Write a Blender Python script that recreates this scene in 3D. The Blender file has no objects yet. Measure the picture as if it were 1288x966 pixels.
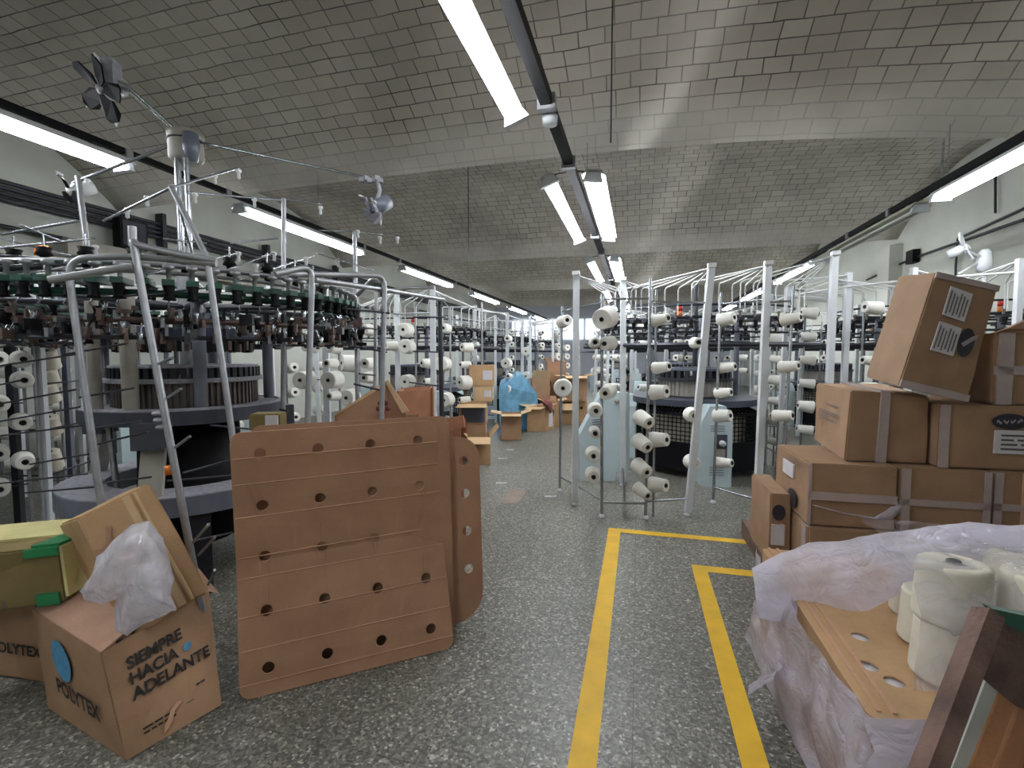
import bpy, bmesh, math, random
from mathutils import Vector, Matrix, noise
random.seed(11)
C = bpy.context.scene.collection
V = Vector
PI = math.pi
# ------------------------------------------------------------------ camera model (image 1288 x 966)
F, CX, CY, H = 610., 644., 483., 1.55
YAW = math.atan(159/F); PIT = math.atan(37/F)
_c, _s, _cp, _sp = math.cos(YAW), math.sin(YAW), math.cos(PIT), math.sin(PIT)
RT = V((_c, _s, 0)); FW = V((-_s*_cp, _c*_cp, -_sp)); UP = V((-_s*_sp, _c*_sp, _cp))
HF = V((-_s, _c, 0))
EYE = V((0, 0, H))
def ray(x, y): return RT*((x-CX)/F) + UP*((CY-y)/F) + FW
def dep(x, y, d): return EYE + ray(x, y)*d
def onz(x, y, z=0.): r = ray(x, y); return EYE + r*((z-H)/r.z)
def ony(x, y, Y): r = ray(x, y); return EYE + r*(Y/r.y)
def onx(x, y, X): r = ray(x, y); return EYE + r*(X/r.x)
def dirc(r, u, t): return (RT*r + V((0, 0, 1))*u - HF*t).normalized()   # right, up, towards the viewer

# ------------------------------------------------------------------ materials
def lin(r, g, b):
    f = lambda v: (v/255)/12.92 if v/255 <= .04045 else ((v/255+.055)/1.055)**2.4
    return (f(r), f(g), f(b), 1)
def newmat(name):
    m = bpy.data.materials.new(name); m.use_nodes = True
    n = m.node_tree; return m, n, n.nodes['Principled BSDF']
def mat(name, col, rough=.6, metal=0, var=.0, scale=8., spec=.5, bump=0., bscale=60., trans=0):
    m, n, b = newmat(name)
    c = lin(*col)
    b.inputs['Base Color'].default_value = c
    b.inputs['Roughness'].default_value = rough; b.inputs['Metallic'].default_value = metal
    b.inputs['Specular IOR Level'].default_value = spec
    if var or bump:
        tc = n.nodes.new('ShaderNodeTexCoord')
    if var:
        nt = n.nodes.new('ShaderNodeTexNoise'); nt.inputs['Scale'].default_value = scale; nt.inputs['Detail'].default_value = 5
        n.links.new(tc.outputs['Object'], nt.inputs['Vector'])
        rp = n.nodes.new('ShaderNodeValToRGB')
        rp.color_ramp.elements[0].position = .3; rp.color_ramp.elements[1].position = .7
        rp.color_ramp.elements[0].color = tuple(v*(1-var) for v in c[:3])+(1,)
        rp.color_ramp.elements[1].color = tuple(min(1, v*(1+var)) for v in c[:3])+(1,)
        n.links.new(nt.outputs['Fac'], rp.inputs['Fac']); n.links.new(rp.outputs['Color'], b.inputs['Base Color'])
    if bump:
        nb = n.nodes.new('ShaderNodeTexNoise'); nb.inputs['Scale'].default_value = bscale
        n.links.new(tc.outputs['Object'], nb.inputs['Vector'])
        bp = n.nodes.new('ShaderNodeBump'); bp.inputs['Strength'].default_value = bump; bp.inputs['Distance'].default_value = .01
        n.links.new(nb.outputs['Fac'], bp.inputs['Height']); n.links.new(bp.outputs['Normal'], b.inputs['Normal'])
    return m
def emat(name, col, s):
    m, n, b = newmat(name)
    b.inputs['Base Color'].default_value = (1, 1, 1, 1)
    b.inputs['Emission Color'].default_value = col+(1,); b.inputs['Emission Strength'].default_value = s
    return m
def film(name, col, op, rough=.25):
    m, n, b = newmat(name)
    b.inputs['Base Color'].default_value = lin(*col); b.inputs['Roughness'].default_value = rough
    b.inputs['Specular IOR Level'].default_value = .8
    tr = n.nodes.new('ShaderNodeBsdfTransparent'); tl = n.nodes.new('ShaderNodeBsdfTranslucent')
    tl.inputs['Color'].default_value = lin(*col)
    m1 = n.nodes.new('ShaderNodeMixShader'); m1.inputs[0].default_value = .35
    n.links.new(b.outputs[0], m1.inputs[1]); n.links.new(tl.outputs[0], m1.inputs[2])
    tc = n.nodes.new('ShaderNodeTexCoord'); nt = n.nodes.new('ShaderNodeTexNoise')
    mp = n.nodes.new('ShaderNodeMapping'); mp.inputs['Scale'].default_value = (1, 1, 1)
    n.links.new(tc.outputs['Object'], mp.inputs[0]); n.links.new(mp.outputs[0], nt.inputs['Vector'])
    nt.inputs['Scale'].default_value = 5; nt.inputs['Detail'].default_value = 2; nt.inputs['Distortion'].default_value = .5
    mr = n.nodes.new('ShaderNodeMapRange'); mr.inputs['From Min'].default_value = .35; mr.inputs['From Max'].default_value = .65
    mr.inputs['To Min'].default_value = max(0, op-.25); mr.inputs['To Max'].default_value = min(1, op+.2)
    n.links.new(nt.outputs['Fac'], mr.inputs['Value'])
    m2 = n.nodes.new('ShaderNodeMixShader')
    n.links.new(mr.outputs[0], m2.inputs[0]); n.links.new(tr.outputs[0], m2.inputs[1]); n.links.new(m1.outputs[0], m2.inputs[2])
    n.links.new(m2.outputs[0], n.nodes['Material Output'].inputs['Surface'])
    bp = n.nodes.new('ShaderNodeBump'); bp.inputs['Strength'].default_value = .9; bp.inputs['Distance'].default_value = .03
    cn = n.nodes.new('ShaderNodeTexNoise'); cn.inputs['Scale'].default_value = 11; cn.inputs['Detail'].default_value = 3; cn.inputs['Distortion'].default_value = .8
    n.links.new(tc.outputs['Object'], cn.inputs['Vector'])
    sb_ = n.nodes.new('ShaderNodeMath'); sb_.operation = 'SUBTRACT'; sb_.inputs[1].default_value = .5; n.links.new(cn.outputs['Fac'], sb_.inputs[0])
    ab_ = n.nodes.new('ShaderNodeMath'); ab_.operation = 'ABSOLUTE'; n.links.new(sb_.outputs[0], ab_.inputs[0])
    n.links.new(ab_.outputs[0], bp.inputs['Height']); n.links.new(bp.outputs['Normal'], b.inputs['Normal'])
    return m
def cardboard(name, col, var=.13):
    m, n, b = newmat(name); c = lin(*col)
    tc = n.nodes.new('ShaderNodeTexCoord')
    n1 = n.nodes.new('ShaderNodeTexNoise'); n1.inputs['Scale'].default_value = 5; n1.inputs['Detail'].default_value = 6
    n2 = n.nodes.new('ShaderNodeTexNoise'); n2.inputs['Scale'].default_value = 60; n2.inputs['Detail'].default_value = 2
    mp = n.nodes.new('ShaderNodeMapping'); mp.inputs['Scale'].default_value = (1, 1, 4)
    n.links.new(tc.outputs['Object'], n1.inputs['Vector']); n.links.new(tc.outputs['Object'], mp.inputs[0]); n.links.new(mp.outputs[0], n2.inputs['Vector'])
    ad = n.nodes.new('ShaderNodeMath'); ad.operation = 'MULTIPLY_ADD'; ad.inputs[1].default_value = .3
    n.links.new(n2.outputs['Fac'], ad.inputs[0]); n.links.new(n1.outputs['Fac'], ad.inputs[2])
    rp = n.nodes.new('ShaderNodeValToRGB'); rp.color_ramp.elements[0].position = .4; rp.color_ramp.elements[1].position = .95
    rp.color_ramp.elements[0].color = tuple(v*(1-var*1.6) for v in c[:3])+(1,)
    rp.color_ramp.elements[1].color = tuple(min(1, v*(1+var)) for v in c[:3])+(1,)
    n.links.new(ad.outputs[0], rp.inputs[0]); n.links.new(rp.outputs[0], b.inputs['Base Color'])
    b.inputs['Roughness'].default_value = .75; b.inputs['Specular IOR Level'].default_value = .25
    bp = n.nodes.new('ShaderNodeBump'); bp.inputs['Strength'].default_value = .15; bp.inputs['Distance'].default_value = .01
    n.links.new(n1.outputs['Fac'], bp.inputs['Height']); n.links.new(bp.outputs['Normal'], b.inputs['Normal'])
    return m

M = {}
M['white_paint'] = mat('white_paint', (205, 210, 214), .45, var=.06)
M['white_tube'] = mat('white_tube', (215, 217, 218), .4)
M['steel'] = mat('galvanised_steel', (156, 158, 162), .4, .55, var=.15, scale=14)
M['chrome'] = mat('bright_steel', (165, 170, 176), .25, .85)
M['dark_steel'] = mat('dark_steel', (48, 50, 58), .45, .3, var=.15)
M['black'] = mat('black_metal', (17, 17, 20), .6, spec=.15)
M['grey_enamel'] = mat('grey_enamel', (98, 103, 116), .4, var=.12, scale=5)
M['slate'] = mat('slate_enamel', (62, 66, 78), .4, var=.1)
M['beige'] = mat('beige_enamel', (150, 146, 138), .5, var=.12)
M['pale_blue'] = mat('pale_blue_enamel', (188, 205, 210), .4, var=.03)
M['green'] = mat('green_plastic', (34, 76, 62), .45, var=.3, scale=12)
M['red'] = mat('red_plastic', (190, 40, 32), .4)
M['amber'] = mat('amber_plastic', (220, 120, 40), .4)
M['rust'] = mat('brown_parts', (96, 78, 72), .6, var=.35, scale=20)
M['drum'] = mat('dusty_drum', (98, 88, 86), .55, .2, var=.25, scale=6)
M['navy'] = mat('blue_metal', (46, 58, 84), .45, var=.15)
M['lint'] = mat('grey_lint', (150, 150, 158), .9, var=.2, scale=30)
M['yarn'] = mat('white_yarn', (226, 225, 218), .8, var=.04, scale=20, spec=.2, bump=.2, bscale=120)
M['yarn_cream'] = mat('cream_yarn', (214, 208, 192), .8, var=.05, scale=20, spec=.2)
M['core'] = mat('cone_core', (22, 20, 22), .6)
M['card'] = cardboard('brown_cardboard', (162, 129, 100))
M['card_red'] = cardboard('reddish_cardboard', (163, 125, 98))
M['card_edge'] = cardboard('cut_cardboard_edge', (190, 150, 122))
M['card_tan'] = cardboard('tan_cardboard', (182, 148, 110))
M['card_stack'] = cardboard('stack_cardboard', (150, 121, 95))
M['card_light'] = cardboard('pale_cardboard', (200, 170, 132))
M['card_olive'] = cardboard('olive_cardboard', (122, 106, 66))
M['card_cream'] = cardboard('cream_cardboard', (205, 196, 140))
M['card_in'] = cardboard('inner_cardboard', (176, 140, 118))
M['orange_wood'] = mat('orange_plywood', (150, 100, 72), .6, var=.2)
M['old_wood'] = mat('weathered_wood', (96, 74, 66), .8, var=.45, scale=9, bump=.5)
M['plank_wood'] = mat('brown_plank', (160, 112, 76), .75, var=.3, scale=6, bump=.3)
M['pale_wood'] = mat('grey_white_plank', (176, 176, 170), .75, var=.2, scale=6)
M['tape_clear'] = mat('packing_tape', (168, 152, 150), .22, spec=.8, var=.1)
M['tape_green'] = mat('green_tape', (34, 120, 72), .3, var=.15)
M['paper'] = mat('paper_label', (202, 198, 202), .6, var=.05)
M['ink'] = mat('black_ink', (30, 26, 26), .6)
M['ink_dim'] = mat('grey_ink', (90, 84, 86), .6)
M['logo_dark'] = mat('dark_logo_print', (38, 34, 44), .5)
M['logo_pale'] = mat('pale_logo_print', (150, 140, 145), .5)
M['logo_blue'] = mat('blue_logo_print', (72, 140, 178), .6, var=.2, scale=30)
M['logo_red'] = mat('red_logo_print', (120, 52, 44), .6)
M['blue_cloth'] = film('blue_plastic', (128, 186, 216), .92, .35)
M['cloth'] = mat('maroon_cloth', (112, 62, 58), .9, var=.2)
M['film'] = film('clear_stretch_film', (226, 222, 238), .78)
M['film_thick'] = film('thick_stretch_film', (224, 220, 238), .97)
M['film_thin'] = film('thin_film', (232, 230, 240), .3, .12)
M['bag'] = film('plastic_bag', (236, 235, 246), .66, .15)
M['reflector'] = mat('fixture_reflector', (225, 228, 235), .35)
M['cream_paint'] = mat('cream_fixture_paint', (200, 196, 180), .45)
M['tube_on'] = emat('lit_fluorescent_tube', (.95, .98, 1.0), 36)
M['tube_off'] = mat('unlit_tube', (215, 215, 210), .3)
M['yellow'] = mat('yellow_floor_paint', (224, 178, 34), .55, var=.12, scale=7)
M['plaster'] = mat('wall_plaster', (186, 189, 181), .85, var=.1, scale=1.2)
M['white_wall'] = mat('white_wall_paint', (205, 210, 222), .8, var=.03, scale=1)
M['stain'] = mat('brown_floor_stain', (128, 112, 100), .6, var=.15, scale=6)

def floor_mat():
    m, n, b = newmat('terrazzo')
    tc = n.nodes.new('ShaderNodeTexCoord')
    v = n.nodes.new('ShaderNodeTexVoronoi'); v.inputs['Scale'].default_value = 88
    n.links.new(tc.outputs['Object'], v.inputs['Vector'])
    sp = n.nodes.new('ShaderNodeSeparateColor'); n.links.new(v.outputs['Color'], sp.inputs[0])
    rp = n.nodes.new('ShaderNodeValToRGB'); cr = rp.color_ramp; cr.interpolation = 'CONSTANT'
    cols = [(0, (82, 80, 73)), (.2, (100, 98, 91)), (.45, (116, 115, 106)), (.7, (132, 130, 120)), (.88, (156, 154, 144)), (.965, (184, 181, 171))]
    cr.elements[0].position = 0; cr.elements[0].color = lin(*cols[0][1])
    cr.elements[1].position = cols[1][0]; cr.elements[1].color = lin(*cols[1][1])
    for p, cc in cols[2:]:
        e = cr.elements.new(p); e.color = lin(*cc)
    n.links.new(sp.outputs[0], rp.inputs[0])
    v2 = n.nodes.new('ShaderNodeTexVoronoi'); v2.inputs['Scale'].default_value = 88; v2.feature = 'DISTANCE_TO_EDGE'
    n.links.new(tc.outputs['Object'], v2.inputs['Vector'])
    mr = n.nodes.new('ShaderNodeMapRange'); mr.inputs['From Max'].default_value = .12; mr.inputs['To Min'].default_value = .8
    n.links.new(v2.outputs['Distance'], mr.inputs['Value'])
    nz = n.nodes.new('ShaderNodeTexNoise'); nz.inputs['Scale'].default_value = .9; nz.inputs['Detail'].default_value = 6
    n.links.new(tc.outputs['Object'], nz.inputs['Vector'])
    mr2 = n.nodes.new('ShaderNodeMapRange'); mr2.inputs['From Min'].default_value = .3; mr2.inputs['From Max'].default_value = .7
    mr2.inputs['To Min'].default_value = .82; mr2.inputs['To Max'].default_value = 1.08
    n.links.new(nz.outputs['Fac'], mr2.inputs['Value'])
    br = n.nodes.new('ShaderNodeTexBrick'); br.offset = 0; br.inputs['Scale'].default_value = 1
    br.inputs['Brick Width'].default_value = .4; br.inputs['Row Height'].default_value = .4; br.inputs['Mortar Size'].default_value = .0022
    br.inputs['Color1'].default_value = (1, 1, 1, 1); br.inputs['Color2'].default_value = (.96, .96, .96, 1); br.inputs['Mortar'].default_value = (.5, .5, .5, 1)
    n.links.new(tc.outputs['Object'], br.inputs['Vector'])
    prev = rp.outputs[0]
    for o in (mr.outputs[0], mr2.outputs[0], br.outputs['Color']):
        mx = n.nodes.new('ShaderNodeMix'); mx.data_type = 'RGBA'; mx.blend_type = 'MULTIPLY'; mx.inputs[0].default_value = 1
        n.links.new(prev, mx.inputs[6]); n.links.new(o, mx.inputs[7]); prev = mx.outputs[2]
    n.links.new(prev, b.inputs['Base Color'])
    b.inputs['Roughness'].default_value = .42; b.inputs['Specular IOR Level'].default_value = .45
    return m
def vault_mat():
    m, n, b = newmat('brick_vault')
    uv = n.nodes.new('ShaderNodeUVMap'); uv.uv_map = 'UVMap'
    nz0 = n.nodes.new('ShaderNodeTexNoise'); nz0.inputs['Scale'].default_value = 1.7; nz0.inputs['Detail'].default_value = 3
    n.links.new(uv.outputs[0], nz0.inputs['Vector'])
    vm = n.nodes.new('ShaderNodeVectorMath'); vm.operation = 'MULTIPLY_ADD'; vm.inputs[1].default_value = (.05, .05, 0)
    n.links.new(nz0.outputs['Color'], vm.inputs[0]); n.links.new(uv.outputs[0], vm.inputs[2])
    br = n.nodes.new('ShaderNodeTexBrick'); br.offset = .37; br.offset_frequency = 3; br.inputs['Scale'].default_value = 1
    br.inputs['Brick Width'].default_value = .25; br.inputs['Row Height'].default_value = .158; br.inputs['Mortar Size'].default_value = .007
    br.inputs['Mortar Smooth'].default_value = .3
    br.inputs['Color1'].default_value = lin(214, 208, 198); br.inputs['Color2'].default_value = lin(198, 191, 181); br.inputs['Mortar'].default_value = lin(180, 177, 170)
    n.links.new(vm.outputs[0], br.inputs['Vector'])
    # joints: some dark, some pale
    nz = n.nodes.new('ShaderNodeTexNoise'); nz.inputs['Scale'].default_value = 1.3; nz.inputs['Detail'].default_value = 5
    n.links.new(uv.outputs[0], nz.inputs['Vector'])
    jr = n.nodes.new('ShaderNodeValToRGB'); jr.color_ramp.elements[0].position = .36; jr.color_ramp.elements[1].position = .64
    jr.color_ramp.elements[0].color = lin(104, 99, 92); jr.color_ramp.elements[1].color = lin(160, 155, 147)
    n.links.new(nz.outputs['Fac'], jr.inputs[0])
    mj = n.nodes.new('ShaderNodeMix'); mj.data_type = 'RGBA'
    n.links.new(br.outputs['Fac'], mj.inputs[0]); n.links.new(br.outputs['Color'], mj.inputs[6]); n.links.new(jr.outputs[0], mj.inputs[7])
    # smooth render along the springing of each vault
    at = n.nodes.new('ShaderNodeAttribute'); at.attribute_name = 'plaster'
    mp_ = n.nodes.new('ShaderNodeMix'); mp_.data_type = 'RGBA'; mp_.inputs[7].default_value = lin(222, 218, 210)
    n.links.new(at.outputs['Fac'], mp_.inputs[0]); n.links.new(mj.outputs[2], mp_.inputs[6]); mj = mp_
    n2 = n.nodes.new('ShaderNodeTexNoise'); n2.inputs['Scale'].default_value = .55; n2.inputs['Detail'].default_value = 7
    n.links.new(uv.outputs[0], n2.inputs['Vector'])
    mr = n.nodes.new('ShaderNodeMapRange'); mr.inputs['From Min'].default_value = .3; mr.inputs['From Max'].default_value = .7
    mr.inputs['To Min'].default_value = .72; mr.inputs['To Max'].default_value = 1.1
    n.links.new(n2.outputs['Fac'], mr.inputs['Value'])
    mx = n.nodes.new('ShaderNodeMix'); mx.data_type = 'RGBA'; mx.blend_type = 'MULTIPLY'; mx.inputs[0].default_value = 1
    n.links.new(mj.outputs[2], mx.inputs[6]); n.links.new(mr.outputs[0], mx.inputs[7])
    n.links.new(mx.outputs[2], b.inputs['Base Color'])
    b.inputs['Roughness'].default_value = .9; b.inputs['Specular IOR Level'].default_value = .2
    bp = n.nodes.new('ShaderNodeBump'); bp.inputs['Strength'].default_value = .5; bp.inputs['Distance'].default_value = .012; bp.invert = True
    n.links.new(br.outputs['Fac'], bp.inputs['Height']); n.links.new(bp.outputs['Normal'], b.inputs['Normal'])
    return m

# ------------------------------------------------------------------ mesh builder
def frame_of(d):
    d = d.normalized(); a = V((0, 0, 1)) if abs(d.z) < .9 else V((1, 0, 0))
    u = d.cross(a).normalized(); return u, d.cross(u).normalized()
class MB:
    def __init__(s): s.v = []; s.f = []; s.m = []; s.sm = []
    def add(s, vs, fs, mi=0, smooth=False):
        b = len(s.v); s.v += [V(p) for p in vs]
        for f in fs: s.f.append([b+i for i in f]); s.m.append(mi); s.sm.append(smooth)
        return s
    def hexa(s, p, mi=0):     # bottom 0-3 counter-clockwise, top 4-7
        return s.add(p, [(3, 2, 1, 0), (4, 5, 6, 7), (0, 1, 5, 4), (1, 2, 6, 5), (2, 3, 7, 6), (3, 0, 4, 7)], mi)
    def box(s, c, size, rot=0., mi=0, M3=None):
        c = V(c); hx, hy, hz = (k/2 for k in size)
        R = M3 if M3 is not None else Matrix.Rotation(rot, 3, 'Z')
        return s.hexa([c + R @ V(q) for q in ((-hx, -hy, -hz), (hx, -hy, -hz), (hx, hy, -hz), (-hx, hy, -hz), (-hx, -hy, hz), (hx, -hy, hz), (hx, hy, hz), (-hx, hy, hz))], mi)
    def beam(s, p, q, w, h, mi=0, up=None):
        p, q = V(p), V(q); d = (q-p).normalized(); up = V(up) if up is not None else (V((0, 0, 1)) if abs(d.z) < .9 else V((0, 1, 0)))
        u = d.cross(up).normalized()*(w/2); t = u.cross(d).normalized()*(h/2)
        return s.hexa([p-u-t, p+u-t, p+u+t, p-u+t, q-u-t, q+u-t, q+u+t, q-u+t], mi)
    def tube(s, pts, r, n=8, mi=0, caps=True):
        pts = [V(p) for p in pts]; rings = []; N = len(pts)
        u0 = None
        for i, p in enumerate(pts):
            d = (pts[min(i+1, N-1)] - pts[max(i-1, 0)]).normalized()
            if u0 is None: u, w = frame_of(d)
            else:
                u = (u0 - d*u0.dot(d)); u = u.normalized() if u.length > 1e-6 else frame_of(d)[0]; w = d.cross(u)
            u0 = u; rr = r[i] if isinstance(r, (list, tuple)) else r
            rings.append([p + (u*math.cos(2*PI*k/n) + w*math.sin(2*PI*k/n))*rr for k in range(n)])
        vs = [q for rg in rings for q in rg]; fs = []
        for i in range(N-1):
            for k in range(n):
                fs.append((i*n+k, i*n+(k+1) % n, (i+1)*n+(k+1) % n, (i+1)*n+k))
        b = len(s.v); s.add(vs, fs, mi, True)
        if caps: s.add(rings[0], [tuple(reversed(range(n)))], mi); s.add(rings[-1], [tuple(range(n))], mi)
        return s
    def lathe(s, o, axis, prof, n=20, mi=0, smooth=True):   # prof: (r, h) along axis
        o = V(o); d = V(axis).normalized(); u, w = frame_of(d); vs = []; fs = []
        for r, h in prof:
            vs += [o + d*h + (u*math.cos(2*PI*k/n)+w*math.sin(2*PI*k/n))*r for k in range(n)]
        for i in range(len(prof)-1):
            for k in range(n): fs.append((i*n+k, i*n+(k+1) % n, (i+1)*n+(k+1) % n, (i+1)*n+k))
        return s.add(vs, fs, mi, smooth)
    def ring(s, c, r0, r1, z0, z1, n=48, mi=0):
        return s.lathe(c, (0, 0, 1), [(r0, z0), (r1, z0), (r1, z1), (r0, z1), (r0, z0)], n, mi, False)
    def torus(s, c, R, r, n=48, k=6, mi=0):
        return s.lathe(c, (0, 0, 1), [(R+r*math.cos(2*PI*i/k), r*math.sin(2*PI*i/k)) for i in range(k+1)], n, mi)
    def poly(s, pts, t, mi=0):   # extruded polygon: points and a thickness vector
        n = len(pts); t = V(t); a = [V(p) for p in pts]
        return s.add(a+[p+t for p in a], [tuple(range(n)), tuple(reversed(range(n, 2*n)))] + [(i, i+n, (i+1) % n+n, (i+1) % n) for i in range(n)], mi)
    def build(s, name, mats, parent=None, org=None):
        me = bpy.data.meshes.new(name)
        if parent is not None: o0 = root_loc(parent)
        elif org is not None: o0 = V(org)
        else:
            lo = [min(p[i] for p in s.v) for i in range(3)]; hi = [max(p[i] for p in s.v) for i in range(3)]
            o0 = V(((lo[0]+hi[0])/2, (lo[1]+hi[1])/2, lo[2]))
        me.from_pydata([p-o0 for p in s.v], [], s.f)
        for m in (mats if isinstance(mats, (list, tuple)) else [mats]): me.materials.append(M[m] if isinstance(m, str) else m)
        me.polygons.foreach_set('material_index', s.m); me.polygons.foreach_set('use_smooth', s.sm)
        bm = bmesh.new(); bm.from_mesh(me); bmesh.ops.recalc_face_normals(bm, faces=bm.faces); bm.to_mesh(me); bm.free()
        o = bpy.data.objects.new(name, me); C.objects.link(o)
        if parent is not None: o.parent = parent
        else: o.location = o0
        return o
def root_loc(o):
    p = V((0, 0, 0))
    while o is not None: p += V(o.location); o = o.parent
    return p
def tag(o, label, cat, group=None, kind=None):
    if label: o['label'] = label
    if cat: o['category'] = cat
    if group: o['group'] = group
    if kind: o['kind'] = kind
    return o
def thing(name, loc, label, cat, group=None):
    o = bpy.data.objects.new(name, None); o.empty_display_size = .1; C.objects.link(o); o.location = loc
    return tag(o, label, cat, group)
def struct(o): o['kind'] = 'structure'; return o
def copy_tree(o, parent=None):
    c = o.copy(); C.objects.link(c)
    if parent is not None: c.parent = parent
    for ch in list(o.children): copy_tree(ch, c)
    return c
TOPS = ['topmost'] + [k+'-from-top' for k in ('second', 'third', 'fourth', 'fifth', 'sixth', 'seventh', 'eighth', 'ninth', 'tenth', 'eleventh')]
ORD = ['first', 'second', 'third', 'fourth', 'fifth', 'sixth', 'seventh', 'eighth', 'ninth', 'tenth', 'eleventh', 'twelfth', 'thirteenth', 'fourteenth']

# ------------------------------------------------------------------ the room
XL, XR, YN, YF = -8.0, 5.2, -4.0, 27.0
ZS, RISE, BAY = 3.95, 1.15, 6.0
def vault_z(x, y):
    t = (y % BAY)/BAY
    z = ZS + RISE*(1-abs(2*t-1)**2.2)
    k = max(0, 1-abs(y-6)/6)
    return z - k*(.017 if x > -.5 else .0025)*(x+.5)**2
def ceiling():
    xs = [XL + (XR-XL)*i/40 for i in range(41)]; ys = []
    y = -6.
    while y < 30.01: ys.append(y); y += .25
    me = bpy.data.meshes.new('ceiling'); vs = []; fs = []; uvs = []
    acc = [0.]
    for j in range(1, len(ys)):
        acc.append(acc[-1] + math.hypot(ys[j]-ys[j-1], vault_z(-.5, ys[j])-vault_z(-.5, ys[j-1])))
    for j, y in enumerate(ys):
        for x in xs: vs.append((x, y, vault_z(x, y))); uvs.append((x, acc[j]))
    n = len(xs)
    for j in range(len(ys)-1):
        for i in range(n-1): fs.append((j*n+i, (j+1)*n+i, (j+1)*n+i+1, j*n+i+1))
    me.from_pydata(vs, [], fs); ul = me.uv_layers.new(name='UVMap')
    for l in me.loops: ul.data[l.index].uv = uvs[l.vertex_index]
    pa = me.attributes.new('plaster', 'FLOAT', 'POINT')
    for i_, v_ in enumerate(vs): pa.data[i_].value = .7 if (v_[1] % BAY > BAY-.4 or v_[1] % BAY < 1e-6) else 0.
    me.materials.append(vault_mat())
    sharp = {j for j, y in enumerate(ys) if abs(y % BAY) < 1e-6}
    for p in me.polygons: p.use_smooth = True
    for e in me.edges:
        a, b = e.vertices
        if a//n == b//n and a//n in sharp: e.use_edge_sharp = True
    o = bpy.data.objects.new('ceiling', me); C.objects.link(o); struct(o)
    md = o.modifiers.new('thick', 'SOLIDIFY'); md.thickness = .14; md.offset = 1 if me.polygons[0].normal.z > 0 else -1
    md.use_even_offset = False
ceiling()
M['terrazzo'] = floor_mat()
struct(MB().box(((XL+XR)/2, (YN+YF)/2, -.1), (XR-XL, YF-YN, .2)).build('floor', 'terrazzo', org=(0, 0, 0)))
struct(MB().box((XL-.1, (YN+YF)/2, 2.7), (.2, YF-YN, 5.4)).build('wall_left', 'plaster', org=(XL, 0, 0)))
struct(MB().box((XR+.1, (YN+YF)/2, 2.7), (.2, YF-YN, 5.4)).build('wall_right', 'plaster', org=(XR, 0, 0)))
struct(MB().box(((XL+XR)/2, YF+.1, 2.7), (XR-XL+.4, .2, 5.4)).build('wall_back', 'white_wall', org=(0, YF, 0)))
struct(MB().box(((XL+XR)/2, YN-.1, 2.7), (XR-XL+.4, .2, 5.4)).build('wall_front', 'plaster', org=(0, YN, 0)))
# pilasters on the right wall
for i, y in enumerate((6., 12., 18.)):
    struct(MB().box((XR-.12, y, 1.9), (.24, .5, 3.8)).build('trim_%d' % (i+1), 'plaster'))
# floor lines
w = .105
def floor_line(pts, label):
    mb = MB()
    for (x0, y0, x1, y1) in pts: mb.hexa([V((x0, y0, 0)), V((x1, y0, 0)), V((x1, y1, 0)), V((x0, y1, 0)), V((x0, y0, .002)), V((x1, y0, .002)), V((x1, y1, .002)), V((x0, y1, .002))])
    tag(mb.build('floor_line', 'yellow'), label, 'floor marking', None)
floor_line([(-.235, -.5, -.13, 4.34), (-.13, 4.25, 2.6, 4.34)], 'long yellow painted line on the terrazzo, outer one turning right before the white posts')
floor_line([(.40, 0., .50, 3.72), (.50, 3.62, 1.3, 3.72)], 'yellow painted line on the terrazzo, inner one turning right under the wrapped pallet film')
mb = MB().poly([onz(x, y, 0) for x, y in ((628, 634), (641, 616), (664, 616), (652, 633))], (0, 0, .0015)); tag(mb.build('floor_patch', 'stain'), 'brownish worn patch on the grey terrazzo in the aisle', 'floor patch')
for (x, y, a, lb) in ((632, 577, .3, 'white paper scrap on the aisle floor right of the open box with pale flap'), (641, 566, -.2, 'white paper scrap on the aisle floor, farthest one back'), (630, 608, .1, 'white paper scrap lying just above the brown floor patch'), (692, 625, .05, 'white paper scrap lying left of the creel with white posts')):
    p = onz(x, y); mb = MB().box(p+V((0, 0, .003)), (.12, .05, .004), a).box(p+V((.05, .01, .008)), (.05, .04, .004), a+.6)
    tag(mb.build('paper_scrap', 'paper'), lb, 'paper')

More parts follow.
